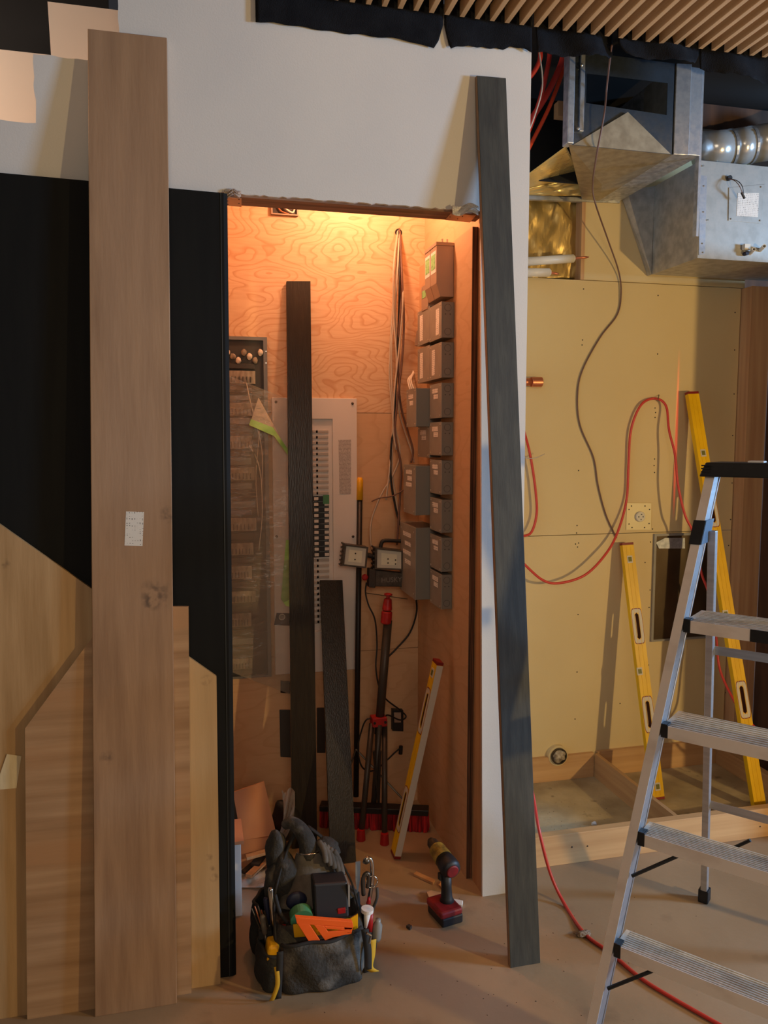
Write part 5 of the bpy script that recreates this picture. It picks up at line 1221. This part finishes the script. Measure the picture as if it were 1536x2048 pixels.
t2 = tool('wire_stripper', bp(0.06, 0.04, 0.2), 'black tool handle slanting against the left strap of the bag', 'stripper')
M().tube(spline([at(550, 1790, Y=bp(0, .06, 0).y), at(560, 1825, Y=bp(0, .05, 0).y), at(575, 1845, Y=bp(0, .04, 0).y)]), 0.006, 8).build('handle', 'bag_rim', t2, smooth=True)
M().tube([at(575, 1845, Y=bp(0, .04, 0).y), at(582, 1862, Y=bp(0, .04, 0).y)], 0.005, 8).build('jaw', 'steel_dark', t2)
# red-vented black tool head peeking behind
t2 = tool('cordless_tool', bp(bw * 0.62, 0.24, 0.3), 'dark power tool with red vents at the back of the bag', 'power tool')
pc = at(660, 1708, Y=bp(0, 0.24, 0).y)
M().blob(pc, 0.034, 0.04, 0.042, amp=0.02, seed=1).build('motor_housing', 'drill_black', t2, smooth=True)
for k in range(3): M().obox(pc + bx * (0.002 + 0.010 * k) - by * 0.036 - ZZ * 0.012, bx * 0.003, by * 0.004, ZZ * 0.018).build('vent', 'red_plastic', t2)
M().tube([pc - ZZ * 0.03, pc - ZZ * 0.12], 0.022, 12).build('grip', 'drill_black', t2, smooth=True)
# right: caulk tube, pry bar, wrench
yy = bp(bw, 0.03, 0).y
t2 = tool('caulk_gun', at(735, 1860, Y=yy), 'red caulk gun with white nozzle and red tip in the right pocket', 'caulk gun')
c_ = at(735, 1816, Y=yy)
M().tube([at(737, 1806, Y=yy), at(739, 1794, Y=yy)], [0.008, 0.003], 10).build('nozzle_tip', 'red_plastic', t2, smooth=True)
M().lathe([(0.006, 0), (0.020, 0.001), (0.020, 0.012), (0.008, 0.018)], c_, (-0.1, 0, -1), 18).build('collar', 'label_white', t2)
M().tube([c_ - ZZ * 0.015, at(731, 1855, Y=yy)], [0.012, 0.005], 12).build('nozzle', 'label_white', t2, smooth=True)
M().tube([at(742, 1825, Y=yy + 0.01), at(738, 1862, Y=yy + 0.01)], [0.008, 0.012], 12).build('barrel', 'red_plastic', t2, smooth=True)
yy = bp(bw, 0.10, 0).y
t2 = tool('pry_bar', at(738, 1800, Y=yy), 'hooked steel pry bar with bright edge standing at the right of the bag', 'pry bar')
M().tube(spline([at(729, 1726, Y=yy), at(732, 1718, Y=yy), at(740, 1718, Y=yy), at(744, 1730, Y=yy), at(744, 1765, Y=yy), at(738, 1800, Y=yy), at(733, 1830, Y=yy)]), 0.0068, 10).build('bar', 'chrome', t2, smooth=True)
M().blob(at(733, 1722, Y=yy), 0.012, 0.010, 0.010, amp=0.05, seed=2).build('claw', 'steel_dark', t2, smooth=True)
t2 = tool('clamp', at(748, 1800, Y=yy), 'dark clamp with a bright steel ring at the right of the bag', 'clamp')
M().tube(spline([at(727, 1790, Y=yy - .01), at(726, 1760, Y=yy - .01), at(731, 1748, Y=yy - .01), at(737, 1750, Y=yy - .01), at(735, 1775, Y=yy - .01)]), 0.007, 8).build('arm', 'steel_dark', t2, smooth=True)
rc = at(744, 1764, Y=yy - 0.012)
M().tube([rc + bx * 0.018 * math.cos(q * 0.3142) + ZZ * 0.020 * math.sin(q * 0.3142) for q in range(21)], 0.0022, 6).build('ring', 'chrome', t2, smooth=True)
M().tube(spline([at(754, 1776, Y=yy - .01), at(754, 1795, Y=yy - .01), at(747, 1815, Y=yy - .01), at(742, 1835, Y=yy - .01)]), 0.005, 8).build('handle', 'dusty_grey', t2, smooth=True)
t2 = tool('putty_knife', at(716, 1745, Y=yy), 'thin pale putty knife blade upright right of the straps', 'knife')
M().prism([at(711, 1724, Y=yy + .03), at(721, 1722, Y=yy + .03), at(720, 1760, Y=yy + .03), at(715, 1790, Y=yy + .03), at(711, 1760, Y=yy + .03)], by * 0.002).build('blade', 'grey_steel', t2)
M().tube([at(714, 1785, Y=yy + .03), at(718, 1830, Y=yy + .03)], 0.008, 8).build('handle', 'bag_rim', t2, smooth=True)
t2 = tool('glue_bottle', at(752, 1870, Y=bp(bw, 0.03, 0).y), 'small grey bottle in the right side pocket of the bag', 'bottle')
M().lathe([(0.014, 0), (0.016, 0.01), (0.016, 0.05), (0.009, 0.062), (0.009, 0.07)], at(752, 1880, Y=bp(bw, 0.04, 0).y), (0.1, 0, 1), 16).build('bottle', 'grey_steel', t2, smooth=True)

# ================================================================== cordless drill standing on its battery
dc = at(893, 1838, Z=0.0); dx = Vector((0.93, 0.20, 0)).normalized(); dy = Vector((-dx.y, dx.x, 0))
t = thing('cordless_drill', dc, 'cordless drill standing on its red and black battery', 'drill')
M().obox(dc + ZZ * 0.018 + dy * 0.01, dx * 0.042, dy * 0.055, ZZ * 0.017).build('battery', 'drill_black', t, bevel=0.006)
M().obox(dc + ZZ * 0.046 + dy * 0.01 - dx * 0.004, dx * 0.044, dy * 0.056, ZZ * 0.013).build('battery_deck', 'drill_red', t, bevel=0.008)
hb_ = at(893, 1812, Y=dc.y); 
hb_ = dc + ZZ * 0.052 + dx * 0.010 + dy * 0.015; ht_ = dc + ZZ * 0.165 + dx * 0.008 + dy * 0.02
M().tube([hb_, hb_ * 0.85 + ht_ * 0.15, hb_ * 0.5 + ht_ * 0.5, ht_], [0.030, 0.021, 0.0185, 0.020], 16).build('handle', 'drill_black', t, smooth=True)
hx = dc + ZZ * 0.178 + dx * 0.020 + dy * 0.005
ba = (Vector((-0.16, 0.97, 0.0)) + ZZ * 0.16).normalized()      # barrel axis, away from camera and to the left
M().lathe([(0.020, -0.012), (0.034, -0.006), (0.037, 0.006), (0.036, 0.03), (0.033, 0.055)], hx, ba, 22).build('motor_housing', 'drill_black', t, smooth=True)
M().lathe([(0.020, -0.016), (0.023, -0.014), (0.023, -0.010)], hx, ba, 20).build('rear_badge', 'drill_red', t)
M().lathe([(0.034, 0.055), (0.034, 0.075), (0.031, 0.095), (0.030, 0.115), (0.024, 0.122)], hx, ba, 22).build('gearcase', 'drill_yellow', t, smooth=False)
M().lathe([(0.022, 0.122), (0.021, 0.150), (0.012, 0.168), (0.006, 0.172)], hx, ba, 18).build('chuck', 'steel_dark', t)
e_ = hx + ba * 0.165; M().tube([e_, at(857, 1683, Y=e_.y + 0.07)], [0.0050, 0.0042], 8).build('drill_bit', 'cable_brown', t, smooth=True)
M().obox(dc + ZZ * 0.150 + dx * -0.012 + dy * 0.025, dx * 0.006, dy * 0.008, ZZ * 0.012).build('trigger', 'drill_black', t)
# wood scraps and debris on the floor
def scrap(q, h, label, m='wood_scrap', name='wood_scrap', cat='wood scrap'):
    o = M().prism([at(a, b, Z=0.001) for a, b in q], (0, 0, h)).build(name, m, bevel=0.001)
    return tag(o, label, cat)
scrap([(827, 1752), (833, 1747), (870, 1764), (866, 1770)], 0.010, 'narrow pale wood offcut left of the drill')
scrap([(877, 1772), (884, 1764), (893, 1770), (886, 1780)], 0.006, 'tiny pale chip of wood right behind the drill')
scrap([(853, 1790), (862, 1786), (900, 1796), (898, 1806), (860, 1806)], 0.012, 'flat brown wood offcut under the drill battery')
scrap([(906, 1802), (926, 1806), (924, 1816), (905, 1810)], 0.010, 'whitish wood offcut right of the drill', 'label_white')
scrap([(812, 1856), (818, 1853), (824, 1856), (820, 1861)], 0.010, 'small dark pebble on the floor between bag and drill', 'dark_box', 'pebble', 'pebble')
o = M().blob(at(1166, 1868, Z=0.008), 0.030, 0.016, 0.009, amp=0.25, seed=6).build('dust_clump', 'dust', smooth=True); tag(o, 'grey fluff of dust beside the red hose on the floor', 'dust')
o = M().blob(at(1188, 1647, Z=0.012), 0.013, 0.010, 0.008, amp=0.2, seed=9).build('drywall_crumb', 'label_white', smooth=True); tag(o, 'white drywall crumb on the dirty alcove slab', 'debris')
o = M().blob(at(1510, 1757, Z=0.004), 0.006, 0.005, 0.004, amp=0.2, seed=10).build('drywall_crumb', 'label_white', smooth=True); tag(o, 'tiny white crumb on the floor behind the ladder', 'debris')
rg = random.Random(21)
for k, (a, b) in enumerate(((1120, 1640), (1135, 1630), (1150, 1645), (1165, 1635), (1105, 1650))):
    pass
# cardboard, plastic and rubbish at the left of the closet floor
t = thing('cardboard_box', at(500, 1690, Z=0.0), 'orange-brown cardboard carton tilted at the left of the closet floor', 'carton')
yb_ = 3.02
q = [at(466, 1585, Y=yb_), at(528, 1563, Y=yb_), at(553, 1669, Y=yb_ - 0.03), at(483, 1681, Y=yb_ - 0.03)]
M().prism(q, (0, 0.006, 0)).build('flap', 'cardboard', t)
M().prism([q[0], q[3], q[3] + Vector((-0.055, 0.06, 0)), q[0] + Vector((-0.055, 0.06, 0))], (0.0, 0.005, 0)).build('side', 'dark_box', t)
M().box(q[3].x - 0.05, q[2].x - 0.01, yb_ - 0.02, yb_ + 0.16, 0.0, q[3].z - 0.004).build('body', 'cardboard', t)
t = thing('white_carton', at(470, 1850, Z=0.0), 'white carton with pink top edge beside the black panel', 'carton')
YWc = 2.70
xa_, xb_ = at(440, 1760, Y=YWc).x, at(483, 1760, Y=YWc).x; zt_ = at(470, 1689, Y=YWc).z
M().box(xa_, xb_, YWc, YWc + 0.16, 0, zt_).build('body', 'label_white', t, bevel=0.001)
M().box(xa_, xb_ + 0.01, YWc - 0.004, YWc + 0.165, zt_, zt_ + 0.012).build('lid', 'cardboard', t)
o = M().grid(lambda u, v: at(553 + 16 * math.sin(3.1 * v) + (14 + 12 * (1 - v)) * (u - 0.2) + 16 * (1 - v) ** 3, 1580 + 105 * v + 5 * math.sin(7 * u), Y=2.985 + 0.025 * math.sin(8 * u + 9 * v)), 10, 24).build('crumpled_plastic', 'plastic_crumple', smooth=True, solid=0.001)
tag(o, 'crumpled clear plastic wrap standing right of the orange-brown carton', 'plastic')
o = M().blob(at(572, 1640, Y=3.10), 0.055, 0.05, 0.09, amp=0.10, seed=14, n=22, m=16).build('black_bag', 'cable_black', smooth=True); tag(o, 'small black rubbish bag behind the tall dark plank', 'bag')
sc_ = [((486, 1745), (552, 1690), 'dark_box', 'dark splintered lath lying flat nearest the white carton'), ((497, 1752), (560, 1694), 'wood_scrap', 'long pale lath in the middle of the scrap heap'), ((510, 1730), (540, 1688), 'dark_box', 'short dark lath at the back of the scrap heap'),
       ((535, 1745), (556, 1700), 'dark_wood', 'thick dark wood block nearest the tool bag'), ((492, 1715), (545, 1700), 'stud_wood', 'pale lath lying across the back of the scrap heap')]
for k, (a, b, m, lb) in enumerate(sc_):
    A_, B_ = at(*a, Z=0.02 + 0.012 * k), at(*b, Z=0.03 + 0.012 * k); dv = (B_ - A_); nn = Vector((-dv.y, dv.x, 0)).normalized()
    o = M().obox((A_ + B_) / 2, dv / 2, nn * (0.010 + 0.004 * (k % 3)), ZZ * 0.006).build('wood_lath', m, bevel=0.001); tag(o, lb, 'wood scrap', 'scrap heap left in the closet')
o = M().grid(lambda u, v: at(482 + 75 * u, 1735 + 40 * v, Z=0.012 + 0.012 * math.sin(9 * u + 3 * v) * math.sin(7 * v + 2)), 18, 10).build('plastic_wrap', 'plastic_crumple', smooth=True, solid=0.001); tag(o, 'sheet of clear plastic wrap spread over the floor before the scrap heap', 'plastic')

# fine sawdust and flakes on the slab
rf = random.Random(31); m = M()
for k in range(110):
    px, py = rf.uniform(470, 1400), rf.uniform(1780, 2046)
    if k > 80: px, py = rf.uniform(1090, 1220), rf.uniform(1600, 1660)
    p = at(px, py, Z=0.004 if k > 80 else 0.0); r = rf.uniform(0.0012, 0.0036); an = rf.uniform(0, 3.14)
    u = Vector((math.cos(an), math.sin(an), 0)) * r; w = Vector((-u.y, u.x, 0)) * 0.6
    m.add([p - u, p + w, p + u, p - w, p + Vector((0, 0, r * 0.5))], [(0, 1, 4), (1, 2, 4), (2, 3, 4), (3, 0, 4)])
o = m.build('sawdust_flakes', 'dark_wood'); tag(o, 'fine dark sawdust flakes scattered over the concrete floor', 'sawdust'); o['kind'] = 'stuff'

# hand smudges and knots: wear that belongs to the boards themselves
def stain(mname, pts, col, strength=0.7):
    nt = MATS[mname].node_tree; N = nt.nodes; L = nt.links; b = N['Principled BSDF']
    prev = b.inputs['Base Color'].links[0].from_socket
    tc = N.new('ShaderNodeTexCoord'); ns = N.new('ShaderNodeTexNoise'); ns.inputs['Scale'].default_value = 38
    L.new(tc.outputs['Object'], ns.inputs['Vector'])
    for p, r in pts:
        d = N.new('ShaderNodeVectorMath'); d.operation = 'DISTANCE'; d.inputs[1].default_value = p
        L.new(tc.outputs['Object'], d.inputs[0])
        f = N.new('ShaderNodeMapRange'); f.inputs[1].default_value = r; f.inputs[2].default_value = r * 0.3
        L.new(d.outputs['Value'], f.inputs[0])
        g = N.new('ShaderNodeMapRange'); g.inputs[1].default_value = 0.42; g.inputs[2].default_value = 0.62; g.inputs[4].default_value = strength
        L.new(ns.outputs[0], g.inputs[0])
        mu = N.new('ShaderNodeMath'); mu.operation = 'MULTIPLY'; L.new(f.outputs[0], mu.inputs[0]); L.new(g.outputs[0], mu.inputs[1])
        mx = N.new('ShaderNodeMix'); mx.data_type = 'RGBA'; mx.inputs[7].default_value = col
        L.new(mu.outputs[0], mx.inputs[0]); L.new(prev, mx.inputs[6]); prev = mx.outputs[2]
    L.new(prev, b.inputs['Base Color'])
def local(name, px, py, Y0, slope):
    root = next(o for o in bpy.data.objects if o.name == name)
    return onplane(px, py, (0, Y0, 0), Vector((0, 1, -slope)).normalized()) - root.location
stain('tan_board', [(local('tan_board', 312, 1188, 2.300, SLT), 0.055), (local('tan_board', 300, 1205, 2.300, SLT), 0.03), (local('tan_board', 336, 1030, 2.300, SLT), 0.03), (local('tan_board', 214, 1515, 2.300, SLT), 0.025)], C(84, 66, 54))
stain('oak_vertical', [(local('oak_panel', 428, 1755, 2.358, SLP), 0.016), (local('oak_panel', 418, 1714, 2.358, SLP), 0.014), (local('oak_panel', 425, 1738, 2.358, SLP), 0.012), (local('oak_panel', 412, 1360, 2.358, SLP), 0.02), (local('oak_panel', 8, 1128, 2.358, SLP), 0.02)], C(110, 84, 58))
